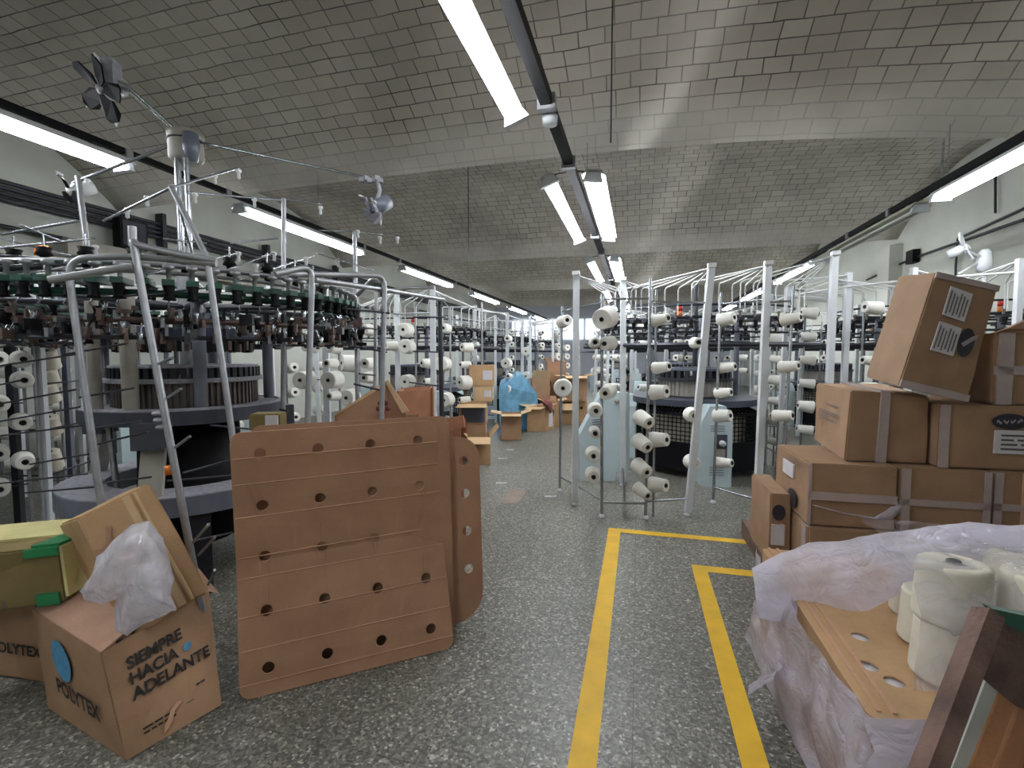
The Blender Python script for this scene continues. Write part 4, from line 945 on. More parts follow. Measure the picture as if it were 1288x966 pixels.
# tilted top carton
d = 2.72
fr = [dep(1130, 486, d), dep(1216, 506, d), dep(1256, 360, d), dep(1177, 342, d)]
bk = [dep(1088, 474, 3.1), None, None, dep(1130, 347, 3.1)]
off0 = bk[0]-fr[0]; bk[1] = fr[1]+off0; bk[2] = fr[2]+off0; bk[3] = fr[3]+(bk[3]-fr[3])
P = [fr[0], fr[1], bk[1], bk[0], fr[3], fr[2], bk[2], bk[3]]
o = stackbox(P, 'large carton tilted on top of the stack with two paper labels and oval logo', 31, [('front', 0, 1, 0, .06), ('front', 0, 1, .95, 1)])
for (u0, u1, v0, v1) in ((.34, .78, .62, .9), (.4, .8, .28, .58)):
    pass
def fp(x, y): # pixel on the front plane of the tilted carton
    return dep(x, y, d-.012)
for q in (((1197, 360), (1224, 370), (1213, 405), (1186, 396)), ((1183, 404), (1210, 413), (1199, 448), (1171, 440))):
    lb = MB().poly([fp(*k) for k in (q[3], q[2], q[1], q[0])], HF*.008).build('paper_label', 'paper', o)
    mb = MB()
    for k in range(6):
        f = (k+.6)/6.5; a = V(q[3]+(0,))*(1-f)+V(q[2]+(0,))*f; b = V(q[0]+(0,))*(1-f)+V(q[1]+(0,))*f
        e = .15 if k % 2 else .08; s_, t_ = a*(1-e)+b*e, a*(.12+.06*(k % 3))+b*(.88-.06*(k % 3))
        mb.beam(dep(s_.x, s_.y, d-.0135), dep(t_.x, t_.y, d-.0135), .006, .002, up=HF)
    mb.build('printed_lines', 'ink_dim', lb)
n = 26; mb = MB()
mb.add([fp(1215+11*math.cos(2*PI*k/n)*.95+5*math.sin(2*PI*k/n)*-.9, 431+18*math.sin(2*PI*k/n)+2*math.cos(2*PI*k/n)) for k in range(n)], [tuple(range(n))]); lg = mb.build('oval_logo', 'logo_dark', o)
MB().poly([dep(x, y, d-.0145) for x, y in ((1209, 432), (1222, 424), (1231, 421), (1229, 426), (1212, 436))], HF*.002).build('logo_script', 'logo_pale', lg)
# loose film strip hanging across the stack
path = [dep(1182, 590, 2.88), dep(1165, 605, 2.84), dep(1145, 625, 2.82), dep(1118, 648, 2.82), dep(1100, 652, 2.84), dep(1060, 645, 2.86), dep(1022, 635, 2.9)]
mb = MB(); wd = [.05, .045, .05, .055, .012, .008, .006]; vs = []; fs = []
for k, p in enumerate(path): vs += [p+UP*wd[k]*.5-RT*wd[k]*.3, p-HF*.015, p-UP*wd[k]*.5+RT*wd[k]*.3]
for k in range(len(path)-1):
    for j in (0, 1): fs.append((k*3+j, k*3+j+1, k*3+j+4, k*3+j+3))
mb.add(vs, fs, 0, True); tag(mb.build('film_strip', 'film_thick'), 'twisted strip of clear film hanging across the second row of cartons', 'plastic film')

# ------------------------------------------------------------------ wrapped pallet at right
PX0, PX1, PY0, PY1, PZ = .66, 1.95, 1.55, 2.85, .5
r = thing('wooden_pallet', (1.3, 2.2, 0), 'wooden pallet beneath the film-wrapped yarn at lower right', 'pallet')
for x in (.72, 1.3, 1.88): MB().box((x, 2.2, .05), (.1, 1.26, .1)).build('bearer', 'plank_wood', r)
for k in range(6): MB().box((1.3, 1.62+k*.232, .115), (1.26, .12, .025)).build('deck_board', 'plank_wood', r)
def sheet(o_name, to3, W_, Hh, holes, creases, mt, label, rad=.05, th=.007, hr=.026, cham=None):
    """die-cut cardboard sheet: outline with rounded corners, round holes, creases cut in and mapped by to3(u, v)"""
    bm = bmesh.new(); out = []
    cs = cham or [rad]*4
    for (cx_, cy_, a0, r_) in ((cs[0], cs[0], 180, cs[0]), (W_-cs[1], cs[1], 270, cs[1]), (W_-cs[2], Hh-cs[2], 0, cs[2]), (cs[3], Hh-cs[3], 90, cs[3])):
        for k in range(6): a = math.radians(a0+15*k*1.2); out.append((cx_+r_*math.cos(a), cy_+r_*math.sin(a)))
    loops = [out]+[[(x+hr*math.cos(2*PI*k/18), y+hr*math.sin(2*PI*k/18)) for k in range(18)] for x, y in holes]
    es = []
    for lp in loops:
        vv = [bm.verts.new((x, y, 0)) for x, y in lp]
        es += [bm.edges.new((vv[i], vv[(i+1) % len(vv)])) for i in range(len(vv))]
    bmesh.ops.triangle_fill(bm, use_beauty=True, use_dissolve=False, edges=es)
    for y in creases: bmesh.ops.bisect_plane(bm, geom=bm.verts[:]+bm.edges[:]+bm.faces[:], plane_co=(0, y, 0), plane_no=(0, 1, 0))
    for i in range(1, 8): bmesh.ops.bisect_plane(bm, geom=bm.verts[:]+bm.edges[:]+bm.faces[:], plane_co=(W_*i/8, 0, 0), plane_no=(1, 0, 0))
    for v in bm.verts: v.co = to3(v.co.x, v.co.y)
    bmesh.ops.recalc_face_normals(bm, faces=bm.faces)
    lo = V((sum(v.co.x for v in bm.verts)/len(bm.verts), sum(v.co.y for v in bm.verts)/len(bm.verts), min(v.co.z for v in bm.verts)))
    for v in bm.verts: v.co -= lo
    me = bpy.data.meshes.new(o_name); bm.to_mesh(me); bm.free(); me.materials.append(M[mt]); me.materials.append(M['card_edge'])
    o = bpy.data.objects.new(o_name, me); C.objects.link(o); o.location = lo
    md = o.modifiers.new('thick', 'SOLIDIFY'); md.thickness = th; md.offset = 0; md.material_offset_rim = 1
    return tag(o, label, 'cardboard sheet')
o = tag(MB().hexa([V((PX0+.02, PY0+.02, .13)), V((PX1, PY0+.02, .13)), V((PX1, PY1, .13)), V((PX0+.02, PY1, .13)), V((PX0+.01, PY0+.01, PZ-.012)), V((PX1, PY0+.01, PZ-.012)), V((PX1, PY1, PZ-.012)), V((PX0+.01, PY1, PZ-.012))]).build('cardboard_tray', 'card_tan'), 'deep cardboard tray on the wrapped pallet under its perforated sheet', 'cardboard box')
hs = [(onz(x, y, PZ)) for x, y in ((1082, 803), (1130, 765), (1092, 840), (1125, 860))]
sh = sheet('cardboard_sheet', lambda u, v: V((PX0+u, PY0+v, PZ+.004+.012*math.exp(-((u-.42)/.02)**2))), 1.27, 1.27, [(p.x-PX0, p.y-PY0) for p in hs], [.3, .6, .9], 'card_tan', 'flat perforated cardboard sheet on the wrapped pallet beneath the yarn', .03, .006, .029)
for xx, nm in ((.035, 'fold'), (.075, 'fold'), (.42, 'fold'), (.6, 'fold')): MB().box((PX0+xx, (PY0+PY1)/2, PZ+.011), (.012, 1.24, .006)).build('crease_ridge', 'card_edge', sh)
for p in hs: MB().lathe(V((p.x, p.y, PZ-.005)), (0, 0, 1), [(0, 0), (.04, 0), (.04, .004), (0, .004)], 14).build('hole_backing', 'paper', sh)
# yarn on the sheet
k = 0
names = ['front left', 'front second', 'front third', 'front fourth']
lay = [(.97, 1.80), (1.18, 1.76), (1.39, 1.77), (1.60, 1.79), (1.04, 2.01), (1.25, 1.98), (1.46, 2.0), (1.68, 2.01), (1.1, 2.22), (1.32, 2.2), (1.54, 2.2)]
lab = ['front left corner', 'front second place', 'front third place', 'front fourth place', 'middle row left end', 'middle row second place', 'middle row third place', 'middle row right end', 'back row left end', 'back row second place', 'back row third place']
for L in (0, 1):
    for (x, y), nm in zip(lay, lab):
        if L == 1 and (nm.startswith('back') or nm == 'middle row left end'): continue
        cone(V((x+.006*math.sin(x*40+L), y, PZ+.113+L*.19)), (0.02*math.sin(y*30), .01, 1), 'pallet', 'large cream yarn cone on the wrapped pallet, %s of the %s layer' % (nm, ('lower', 'upper')[L]))
# film
def film_grid(name, rows, mt, label, amp=.012, seed=0, sub=2, sc=7.5):
    nr, nc = len(rows), len(rows[0]); bm = bmesh.new(); g = [[bm.verts.new(p) for p in row] for row in rows]
    for i in range(nr-1):
        for j in range(nc-1): bm.faces.new((g[i][j], g[i][j+1], g[i+1][j+1], g[i+1][j]))
    bmesh.ops.subdivide_edges(bm, edges=bm.edges[:], cuts=sub, use_grid_fill=True, smooth=.6)
    bm.normal_update()
    for v in bm.verts:
        q = v.co*sc+V((seed*7.3, seed, seed*2.1)); a = noise.noise(q)+.6*(1-abs(noise.noise(q*2.1)))*1.2-.5+.3*noise.noise(q*4.3)
        v.co += v.normal*a*amp
    lo = V((sum(v.co.x for v in bm.verts)/len(bm.verts), sum(v.co.y for v in bm.verts)/len(bm.verts), min(v.co.z for v in bm.verts)))
    for v in bm.verts: v.co -= lo
    me = bpy.data.meshes.new(name); bm.to_mesh(me); bm.free(); me.materials.append(M[mt])
    for p in me.polygons: p.use_smooth = True
    o = bpy.data.objects.new(name, me); C.objects.link(o); o.location = lo
    return tag(o, label, 'plastic film')
# thick fold lying over the pallet
cen = [(950, 745, 2.12, 30), (985, 738, 2.1, 44), (1030, 730, 2.05, 46), (1080, 722, 1.95, 44), (1130, 708, 1.86, 38), (1180, 694, 1.78, 32), (1230, 685, 1.7, 28), (1300, 690, 1.6, 30)]
rows = []
for (x, y, dd, hw) in cen:
    row = []
    for j in range(7):
        f = j/6*2-1
        row.append(dep(x+12*f*(1 if x > 1000 else .3), y+hw*f, dd-.06*math.cos(f*PI/2)+.03*(1-f)))
    rows.append(row)
film_grid('film_fold', rows, 'film_thick', 'thick bunched fold of clear film lying across the wrapped pallet', .016, 1, 3)
# film down the left and front sides
rows = []
for (xt, yt, zt, xb, yb, zb) in (((.62, 2.75, .53, .6, 2.78, .02)), (.6, 2.5, .53, .58, 2.5, .02), (.62, 2.25, .52, .61, 2.2, .02), (.64, 2.0, .51, .63, 2.0, .02), (.645, 1.75, .51, .64, 1.75, .02), (.65, 1.56, .51, .62, 1.52, .02), (.8, 1.53, .51, .8, 1.47, .02), (1.0, 1.53, .51, 1.0, 1.46, .02), (1.25, 1.53, .51, 1.25, 1.47, .02), (1.5, 1.53, .51, 1.5, 1.48, .02)):
    rows.append([V((xt+(xb-xt)*f+.015*math.sin(f*5+yt*9), yt+(yb-yt)*f+.015*math.cos(f*6+xt*8), zt+(zb-zt)*f)) for f in (0, .2, .4, .6, .8, 1)])
film_grid('stretch_film', rows, 'film', 'clear stretch film wrapped round the sides of the pallet', .022, 2, 3)
rows = []
for i in range(6):
    row = []
    for j in range(5): row.append(V((.62+.17*j+.02*math.sin(i*2+j), 1.5-.012*i-.02*math.sin(j*1.4+i), .54-.07*i+.04*math.sin(j*1.1)*(1-i/5))))
    rows.append(row)
film_grid('loose_film', rows, 'film_thick', 'loose crumpled film hanging over the front edge of the pallet', .03, 4, 3, 7.)
rows = []
for i in range(6):
    a = i/5; row = []
    for j in range(7):
        f = j/6; x = .845+.95*a; row.append(V((x-(.03*f if i == 0 else 0), 1.66+.5*max(0, 1-f*1.7)+.02*math.sin(i*2.1), PZ+.405-.36*max(0, (f-.5)*2)+.012*math.sin(i*3+j))))
    rows.append(row)
film_grid('yarn_wrap', rows, 'film_thin', 'thin clear film stretched over the cream yarn on the pallet', .012, 8, 3, 8.)
rows = []
for i in range(4): rows.append([onz(945+12*j-14*i*.2, 862-8*j+i*5, .25-.05*i) for j in range(6)])
film_grid('film_scrap', rows, 'film_thick', 'small pointed flap of film sticking out at the left of the pallet', .012, 6, 2)

# wooden crate leaning at the lower right corner
r = thing('wooden_crate', dep(1230, 900, .95), 'weathered wooden crate with green-edged top leaning at the lower right corner', 'crate')
a, b = dep(1243, 770, 1.08), dep(1168, 966, .98); b2 = a+(b-a)*((a.z-.012)/(a.z-b.z))
MB().beam(a, b2, .045, .035, up=RT).build('corner_post', 'old_wood', r)
def crate_poly(pts, dd, th, name, mt):
    return MB().poly([dep(x, y, dd) for x, y in pts], HF*th).build(name, mt, r)
crate_poly(((1249, 766), (1330, 783), (1330, 818), (1262, 784)), 1.075, .025, 'top_edge', 'green')
crate_poly(((1238, 786), (1262, 783), (1330, 818), (1330, 915), (1278, 888), (1240, 856), (1222, 836)), 1.08, .02, 'top_board', 'old_wood')
crate_poly(((1240, 856), (1260, 866), (1172, 1090), (1150, 1090)), 1.09, .018, 'slat', 'pale_wood')
crate_poly(((1260, 866), (1277, 886), (1194, 1110), (1172, 1090)), 1.085, .018, 'slat', 'plank_wood')
crate_poly(((1283, 890), (1308, 903), (1230, 1120), (1202, 1112)), 1.085, .018, 'slat', 'plank_wood')
crate_poly(((1312, 905), (1336, 916), (1262, 1130), (1236, 1122)), 1.085, .018, 'slat', 'plank_wood')

# ------------------------------------------------------------------ perforated sheets at left
B0, B1 = V((-1.70, 1.70, .004)), V((-.92, 2.32, .004)); W_ = (B1-B0).length; ub = (B1-B0).normalized(); nb = V((-ub.y, ub.x, 0))
def solve_top(x, y, base, L):
    lo, hi = 1.2, 4.
    best = None
    for k in range(400):
        dd = 1.2+k*.006; p = dep(x, y, dd); e = abs((p-base).length-L)
        if p.z > .5 and (p-base).dot(nb) > 0 and (best is None or e < best[0]): best = (e, p)
    return best[1]
LH = 1.2
T0 = solve_top(288, 545, B0, LH); T1 = solve_top(549, 528, B1, LH)
def bil(u, v, W=W_, Hh=LH):
    f, g = u/W, v/Hh; p = B0*(1-f)*(1-g)+B1*f*(1-g)+T1*f*g+T0*(1-f)*g
    # gentle fold at mid height: the lower part leans more
    k = .075*(g/.46 if g < .46 else (1-g)/.54)
    return p + nb*max(0, k) + nb*.004*math.sin(g*40)*.3
hol = [(W_*(.12+.255*i), LH*(.095+.205*j)) for j in range(5) for i in range(4)]
cre = [LH*t for t in (.05, .17, .245, .29, .43, .51, .63, .67, .80, .84, .90, .955)]
sh = sheet('cardboard_sheet', bil, W_, LH, hol, cre, 'card_red', 'large perforated cardboard sheet with twenty holes, front one leaning at left', .05)
for g in (.05, .17, .29, .43, .51, .67, .80, .90):
    mb = MB(); pts = [bil(W_*f, LH*g)-nb*.0045 for f in (.005, .25, .5, .75, .995)]
    mb.tube(pts, .0022, 5); mb.build('crease', 'card_edge', sh)
def bil2(du, dn_, dz, W2, H2, base, ang):
    def f(u, v): return base + ub*u + nb*(v*math.sin(ang)) + V((0, 0, v*math.cos(ang)))
    return f
leanv = ((T0+T1)/2-(B0+B1)/2); ang = math.atan2(leanv.dot(nb), leanv.z)
b2 = B0 + ub*.06 + nb*.11
sheet('cardboard_sheet', bil2(0, 0, 0, 1, 1.2, b2, ang-.035), W_*.975, LH*1.01, [], [.3, .6, .9], 'card_red', 'second cardboard sheet pressed behind the front perforated one', .05)
q0 = onz(580, 792); q1 = onz(617, 745)
base4 = B0+ub*.36+nb*.22
hs4 = [(.80, .3), (.795, .52), (.79, .74), (.785, .93)]
sheet('cardboard_sheet', bil2(0, 0, 0, 1, 1.2, base4, ang-.03), .885, 1.07, hs4, [.25, .5, .75], 'card_red', 'perforated cardboard sheet with cut corners showing furthest right behind the others', .04, .007, .027, [.04, .16, .13, .04])

# ------------------------------------------------------------------ cartons at left
def text_on(parent, body, o3, u, v, size, mt, name='printed_lettering', bold=.02):
    cu = bpy.data.curves.new('lettering', 'FONT'); cu.body = body; cu.size = size; cu.offset = bold*size; cu.space_line = .82
    t = bpy.data.objects.new('lettering_source', cu); C.objects.link(t)
    me = bpy.data.meshes.new_from_object(t.evaluated_get(bpy.context.evaluated_depsgraph_get()))
    bpy.data.objects.remove(t); base = root_loc(parent)
    for vv in me.vertices: vv.co = o3+u*vv.co.x+v*vv.co.y-base
    me.materials.clear(); me.materials.append(M[mt]); me.name = name
    o = bpy.data.objects.new(name, me); C.objects.link(o); o.parent = parent; return o
# open printed box
f0, r0, l0 = V((-1.87, 1.335, .004)), V((-1.765, 1.665, .004)), V((-2.48, 1.46, .004)); k0 = l0+r0-f0
zt = .41
f1, r1, l1 = onz(127, 821, zt), onz(262, 744, zt), onz(42, 766, zt); k1 = l1+r1-f1; k1.z = zt
PS = [f0, r0, k0, l0, f1, r1, k1, l1]       # 'front' = the lettered face, 'left' = the face with the blue disc
root = thing('open_cardboard_box', f0, 'open brown cardboard box with black lettering and blue disc at lower left', 'cardboard box')
def wall(a, b, c, d, name, mt='card'):
    n = (b-a).cross(d-a).normalized()*.006; mb = MB(); N = 6; vs = []; fs = []
    for side_ in (0, 1):
        for i in range(N+1):
            for j in range(N+1):
                u, v = i/N, j/N; p = a*(1-u)*(1-v)+b*u*(1-v)+c*u*v+d*(1-u)*v
                vs.append(p + n*(1 if side_ else -1)*.5 + n*1.1*noise.noise(p*6)*min(1, 4*v*(1-v)+.1))
    m = N+1
    for i in range(N):
        for j in range(N):
            q = i*m+j; fs.append((q, q+m, q+m+1, q+1)); q += m*m; fs.append((q, q+1, q+m+1, q+m))
    rim = [i*m for i in range(m)]+[N*m+j for j in range(1, m)]+[i*m+N for i in range(N-1, -1, -1)]+[j for j in range(N-1, 0, -1)]
    for i in range(len(rim)): a_, b_ = rim[i], rim[(i+1) % len(rim)]; fs.append((a_, b_, b_+m*m, a_+m*m))
    mb.add(vs, fs); return mb.build(name, mt, root)
wf = wall(f0, r0, r1, f1, 'side_panel'); wl = wall(l0, f0, f1, l1, 'side_panel'); wall(k0, l0, l1, k1, 'side_panel', 'card_in'); wall(r0, k0, k1, r1, 'side_panel', 'card_in'); wall(f0, r0, k0, l0, 'bottom_panel')
# flaps
wall(f1, l1, l1+V((.08, .17, .10)), f1+V((-.02, .2, .05)), 'flap', 'card_in')
wall(l1, k1, k1+V((-.02, -.02, .2)), l1+V((.0, .05, .12)), 'flap', 'card_in')
wall(k1, r1, r1+V((.03, .03, -.02)), k1+V((.06, .1, .17)), 'flap', 'card_in')
n = (r0-f0).cross(f1-f0).normalized()
if n.dot(EYE-f0) < 0: n = -n
def S(u, v): return facept(PS, 'front', u, v, 0)+n*.0125
ulen = (S(.9, .5)-S(.1, .5)).length/.8
for txt, v in (('SIEMPRE', .735), ('HACIA', .595), ('ADELANTE', .455)):
    o3 = S(.15, v); uu = (S(.8, v+.0)-S(.17, v)).normalized(); vv_ = (S(.17, v+.2)-S(.17, v)).normalized()
    text_on(wf, txt, o3, uu, vv_, .064, 'ink', bold=.03)
mb = MB(); cc = S(.70, .64); uu = (S(.8, .62)-S(.2, .62)).normalized(); vv_ = (S(.6, .8)-S(.6, .5)).normalized()
mb.add([cc+uu*.018*math.cos(2*PI*k/20)+vv_*.018*math.sin(2*PI*k/20) for k in range(20)], [tuple(range(20))]); mb.build('blue_dot', 'logo_blue', wf)
lines_on(wf, PS, 'front', .18, .5, .12, .2, 2, 'ink', off=.0125, seed=8); lines_on(wf, PS, 'front', .74, .9, .26, .3, 1, 'ink', off=.0125, seed=12); lines_on(wf, PS, 'front', .62, .7, .17, .185, 1, 'ink', off=.0125, seed=13)
tear = [S(.36, .05), S(.38, .11), S(.42, .15), S(.45, .2), S(.52, .24), S(.58, .23), S(.55, .21), S(.49, .18), S(.46, .12), S(.41, .07)]
MB().poly(tear, n*.004).build('torn_strip', 'card_edge', wf)
n = (f0-l0).cross(f1-l0).normalized()
if n.dot(EYE-f0) < 0: n = -n
def SL(u, v): return facept(PS, 'left', u, v, 0)+n*.0125
mb = MB(); cc = SL(.4, .66); uu = (SL(.8, .6)-SL(.2, .6)).normalized(); vv_ = (SL(.5, .8)-SL(.5, .5)).normalized()
mb.add([cc+uu*.085*math.cos(2*PI*k/28)+vv_*.085*math.sin(2*PI*k/28) for k in range(28)], [tuple(range(28))]); bl = mb.build('blue_disc', 'logo_blue', wl)
text_on(wl, 'POLYTEX', SL(.26, .30), uu, vv_, .088, 'ink', bold=.03)
# plastic bag coming out of it
def blob(name, outline, dfn, mt, label, cat, amp=.02, seed=0):
    """crumpled bag: front and back skins over an outline seen at the given pixels, with real thickness"""
    n = len(outline); cx_ = sum(p[0] for p in outline)/n; cy_ = sum(p[1] for p in outline)/n
    bm = bmesh.new(); rings = []
    for f in (1, .85, .65, .42, .2):
        rings.append(f)
    layers = []
    for sgn in (1, -1):
        for f in (rings if sgn == 1 else rings[1:]):
            th = .11*math.sqrt(max(0, 1-f*f))*sgn
            layers.append([bm.verts.new(dep(cx_+(x-cx_)*f, cy_+(y-cy_)*f, dfn(cy_+(y-cy_)*f)-th)) for x, y in outline])
    nf = len(rings)
    def strip(a, b):
        for i in range(n): bm.faces.new((a[i], a[(i+1) % n], b[(i+1) % n], b[i]))
    for k in range(nf-1): strip(layers[k], layers[k+1])
    strip(layers[0], layers[nf])
    for k in range(nf, 2*nf-2): strip(layers[k], layers[k+1])
    for L in (layers[nf-1], layers[2*nf-2]): bm.faces.new(L)
    bmesh.ops.subdivide_edges(bm, edges=bm.edges[:], cuts=2, use_grid_fill=True); bm.normal_update()
    for v in bm.verts:
        q = v.co*11+V((seed, seed*2, 0)); q.z *= .6
        v.co += v.normal*((1-2*abs(noise.noise(q)))*amp*.8+noise.noise(q*2.7)*amp*.6)
    bmesh.ops.recalc_face_normals(bm, faces=bm.faces)
    lo = V((sum(v.co.x for v in bm.verts)/len(bm.verts), sum(v.co.y for v in bm.verts)/len(bm.verts), min(v.co.z for v in bm.verts)))
    for v in bm.verts: v.co -= lo
    me = bpy.data.meshes.new(name); bm.to_mesh(me); bm.free(); me.materials.append(M[mt])
    for p in me.polygons: p.use_smooth = True
    o = bpy.data.objects.new(name, me); C.objects.link(o); o.location = lo
    return tag(o, label, cat)
blob('plastic_bag', [(188, 655), (202, 675), (212, 700), (219, 728), (214, 748), (222, 765), (205, 775), (180, 785), (158, 800), (148, 792), (148, 752), (128, 757), (106, 752), (102, 744), (114, 725), (125, 700), (142, 680), (165, 660)], lambda y: 1.9-.0006*(y-655)*1., 'bag', 'crumpled clear plastic bag hanging out of the open lettered box', 'plastic bag', .016, 3)
# torn carton tilted behind
fr = [dep(172, 800, 2.02), dep(264, 745, 2.05), dep(188, 607, 2.12), dep(98, 652, 2.09)]
bo = dep(74, 660, 2.26)-fr[3]
P = [fr[0], fr[1], fr[1]+bo, fr[0]+bo, fr[3], fr[2], fr[2]+bo, fr[3]+bo]
o = carton_hex('cardboard_box', P, 'card_tan', 'torn tan carton tilted on edge behind the open lettered box', 'cardboard box', None, .012, 41)
patch(o, P, 'front', .62, .72, 0.02, .98, 'card_light', 'crease_band'); patch(o, P, 'front', .78, .81, 0.02, .98, 'card_light', 'crease_band')
mb = MB().add([facept(P, 'front', u, v, .013) for u, v in ((.02, .72), (.1, .7), (.2, .72), (.3, .76), (.36, .82), (.28, .84), (.3, .74), (.18, .66), (.1, .5), (.02, .52))], [tuple(range(10))]); mb.build('torn_hole', 'card_red', o)
# box with green tape on another box
cx0 = onz(48, 893); cx0.z = .004
P = boxpts(cx0+V((-.66, .1, 0)), .66, .5, .44, .06); o = carton_hex('cardboard_box', P, 'card', 'brown carton standing at the left picture edge under the green-taped box', 'cardboard box', None, .006, 42)
uu = (P[1]-P[0]).normalized(); text_on(o, 'POLYTEX', facept(P, 'front', .30, .3, .0125), uu, V((0, 0, 1)), .07, 'ink', bold=.03)
g = [onz(0, 768, .452), onz(84, 757, .452)]
e = (g[1]-g[0]).normalized(); fl = g[1]-e*.62
P = [fl, g[1], g[1]+V((-.12, .42, 0)), fl+V((-.12, .42, 0))]; P += [p+V((0, 0, .25)) for p in P]; P[5] += V((-.03, 0, 0))
o = carton_hex('cardboard_box', P, 'card_olive', 'olive-yellow box with green tape on the corners at the left picture edge', 'cardboard box', None, .012, 43)
patch(o, P, 'top', .02, .98, .35, .98, 'card_cream', 'top_panel'); patch(o, P, 'top', .84, 1, 0.0, 1, 'tape_green', 'green_tape', .014); patch(o, P, 'front', .8, 1, .86, 1., 'tape_green', 'green_tape', .013); patch(o, P, 'front', .84, .97, .0, .2, 'tape_green', 'green_tape', .013); patch(o, P, 'right', .0, .3, .1, 1, 'card_cream', 'yellow_tape', .013)
lines_on(o, P, 'front', .3, .7, .02, .2, 1, 'ink_dim', vertical=False, seed=15); lines_on(o, P, 'front', .42, .68, .04, .18, 8, 'ink_dim', vertical=True, seed=16)

# ------------------------------------------------------------------ cartons in the aisle
def open_carton(x0, x1, ytop, ybot, label, mt='card_tan', depth=.4, rz=.0, flaps='lrfb', yb_is_floor=True, d=None, seed=0, ang=35, dark=True, z0=None):
    """open carton whose front is seen between the pixels; stands on the floor or at height z0"""
    a = onz(x0, ybot) if d is None else dep(x0, ybot, d); dd = (a-EYE).dot(FW); b = dep(x1, ybot, dd)
    if d is not None and z0 is not None: a.z = b.z = z0
    b.z = a.z; zt = dep(x0, ytop, dd).z; h = zt-a.z; back = (HF*math.cos(rz)+RT*math.sin(rz))*depth
    root = thing('open_cardboard_box', (a+b)/2, label, 'cardboard box', 'cartons in the aisle')
    P = [a, b, b+back, a+back]; P += [p+V((0, 0, h)) for p in P]; t = .008; ce = sum((V(p) for p in P[:4]), V())/4
    for i, j, m_ in ((0, 1, mt), (1, 2, mt), (2, 3, 'card_in'), (3, 0, mt)):
        p, q = P[i], P[j]; inn = ((ce-p)+(ce-q)); inn.z = 0; inn = inn.normalized()*t
        MB().hexa([p, q, q+inn, p+inn, p+V((0, 0, h)), q+V((0, 0, h)), q+inn+V((0, 0, h)), p+inn+V((0, 0, h))]).build('side_panel', m_, root)
    MB().poly([p+V((0, 0, .004)) for p in P[:4]], (0, 0, .008)).build('bottom_panel', mt, root)
    rnd = random.Random(seed)
    for k, i, j in (('f', 4, 5), ('r', 5, 6), ('b', 6, 7), ('l', 7, 4)):
        if k not in flaps: continue
        p, q = P[i], P[j]; out = ((p-ce)+(q-ce)); out.z = 0; out = out.normalized(); an = math.radians(ang+rnd.uniform(-20, 20)) * (-1 if k in 'f' else 1)
        v = out*math.cos(an)*.19+V((0, 0, math.sin(an)*.19)); e = (q-p)*.04
        MB().poly([p, q, q+v-e, p+v+e], (0, 0, .007)).build('flap', 'card_light' if k != 'b' else 'card_in', root)
    return root, P
open_carton(588, 617, 550, 585, 'open carton with a pale front flap, nearest in the aisle behind the leaning sheets', depth=.45, flaps='frl', seed=1, rz=-.1)
# stack of cartons behind it
zb = 0.; d_ = 7.15
for k, (x0, x1, y0, y1, lb, mt) in enumerate(((576, 612, 534, 590, 'carton at the bottom of the tall aisle stack behind the creel', 'card'), (577, 613, 505, 534, 'carton holding a dark cone, second from the bottom of the tall aisle stack', 'card'), (596, 620, 486, 505, 'carton with white label, third up in the tall aisle stack', 'card_light'), (590, 622, 459, 486, 'carton with white label on top of the tall aisle stack', 'card_tan'))):
    a = dep(x0, y1, d_); b = dep(x1, y1, d_); zt = dep(x0, y0, d_).z; zz = max(zb, .004)
    P = boxpts((a.x, a.y, zz), b.x-a.x, .42, zt-zz-.004, .26); zb = zt
    o = carton_hex('cardboard_box', P, mt, lb, 'cardboard box', 'cartons in the aisle', .006, 50+k, 2)
    if k >= 2: patch(o, P, 'front', .55, .95, .3, .75, 'paper', 'paper_label')
    if k == 1:
        patch(o, P, 'front', .1, .95, .1, .75, 'slate', 'opening_shade_patch');  # flat dark patch on the closed front, painting the shade inside an opening
        MB().poly([facept(P, 'front', 0, .9, .0), facept(P, 'front', 1, .9, .0), facept(P, 'front', 1.05, .8, .2), facept(P, 'front', -.05, .8, .2)], (0, 0, .007)).build('flap', 'card_light', o)
open_carton(630, 656, 521, 554, 'open carton with flaps folded out, second along the aisle', depth=.42, flaps='frl', seed=3, mt='card', ang=15)
rt_, P = open_carton(663, 686, 512, 543, 'open carton with oval logo and white label beside the maroon cloth', depth=.45, flaps='flb', seed=4, rz=.5, ang=20)
patch(rt_, P, 'right', .35, .75, .15, .7, 'paper', 'paper_label', .013); oval_on(rt_, P, 'right', .8, .7, .1, .16, False)
open_carton(684, 703, 505, 537, 'open carton under the maroon cloth in the aisle', depth=.5, flaps='rlb', seed=5, mt='card_tan', ang=10)
open_carton(706, 722, 508, 534, 'open carton partly behind the first white post of the right creel', depth=.5, flaps='frl', seed=6, ang=30)
open_carton(669, 692, 476, 503, 'open brown carton standing on others with its flap folded down, before the blue cover', depth=.5, flaps='fr', seed=7, d=10.6, mt='card', ang=-60)
open_carton(688, 712, 455, 500, 'tall brown carton standing at the back of the aisle pile', depth=.5, flaps='lb', seed=8, d=11.6, mt='card_red', ang=40)
open_carton(710, 738, 473, 505, 'wide carton with pale rim at the back right of the aisle pile', depth=.6, flaps='flr', seed=9, d=10.9, mt='card', ang=15)
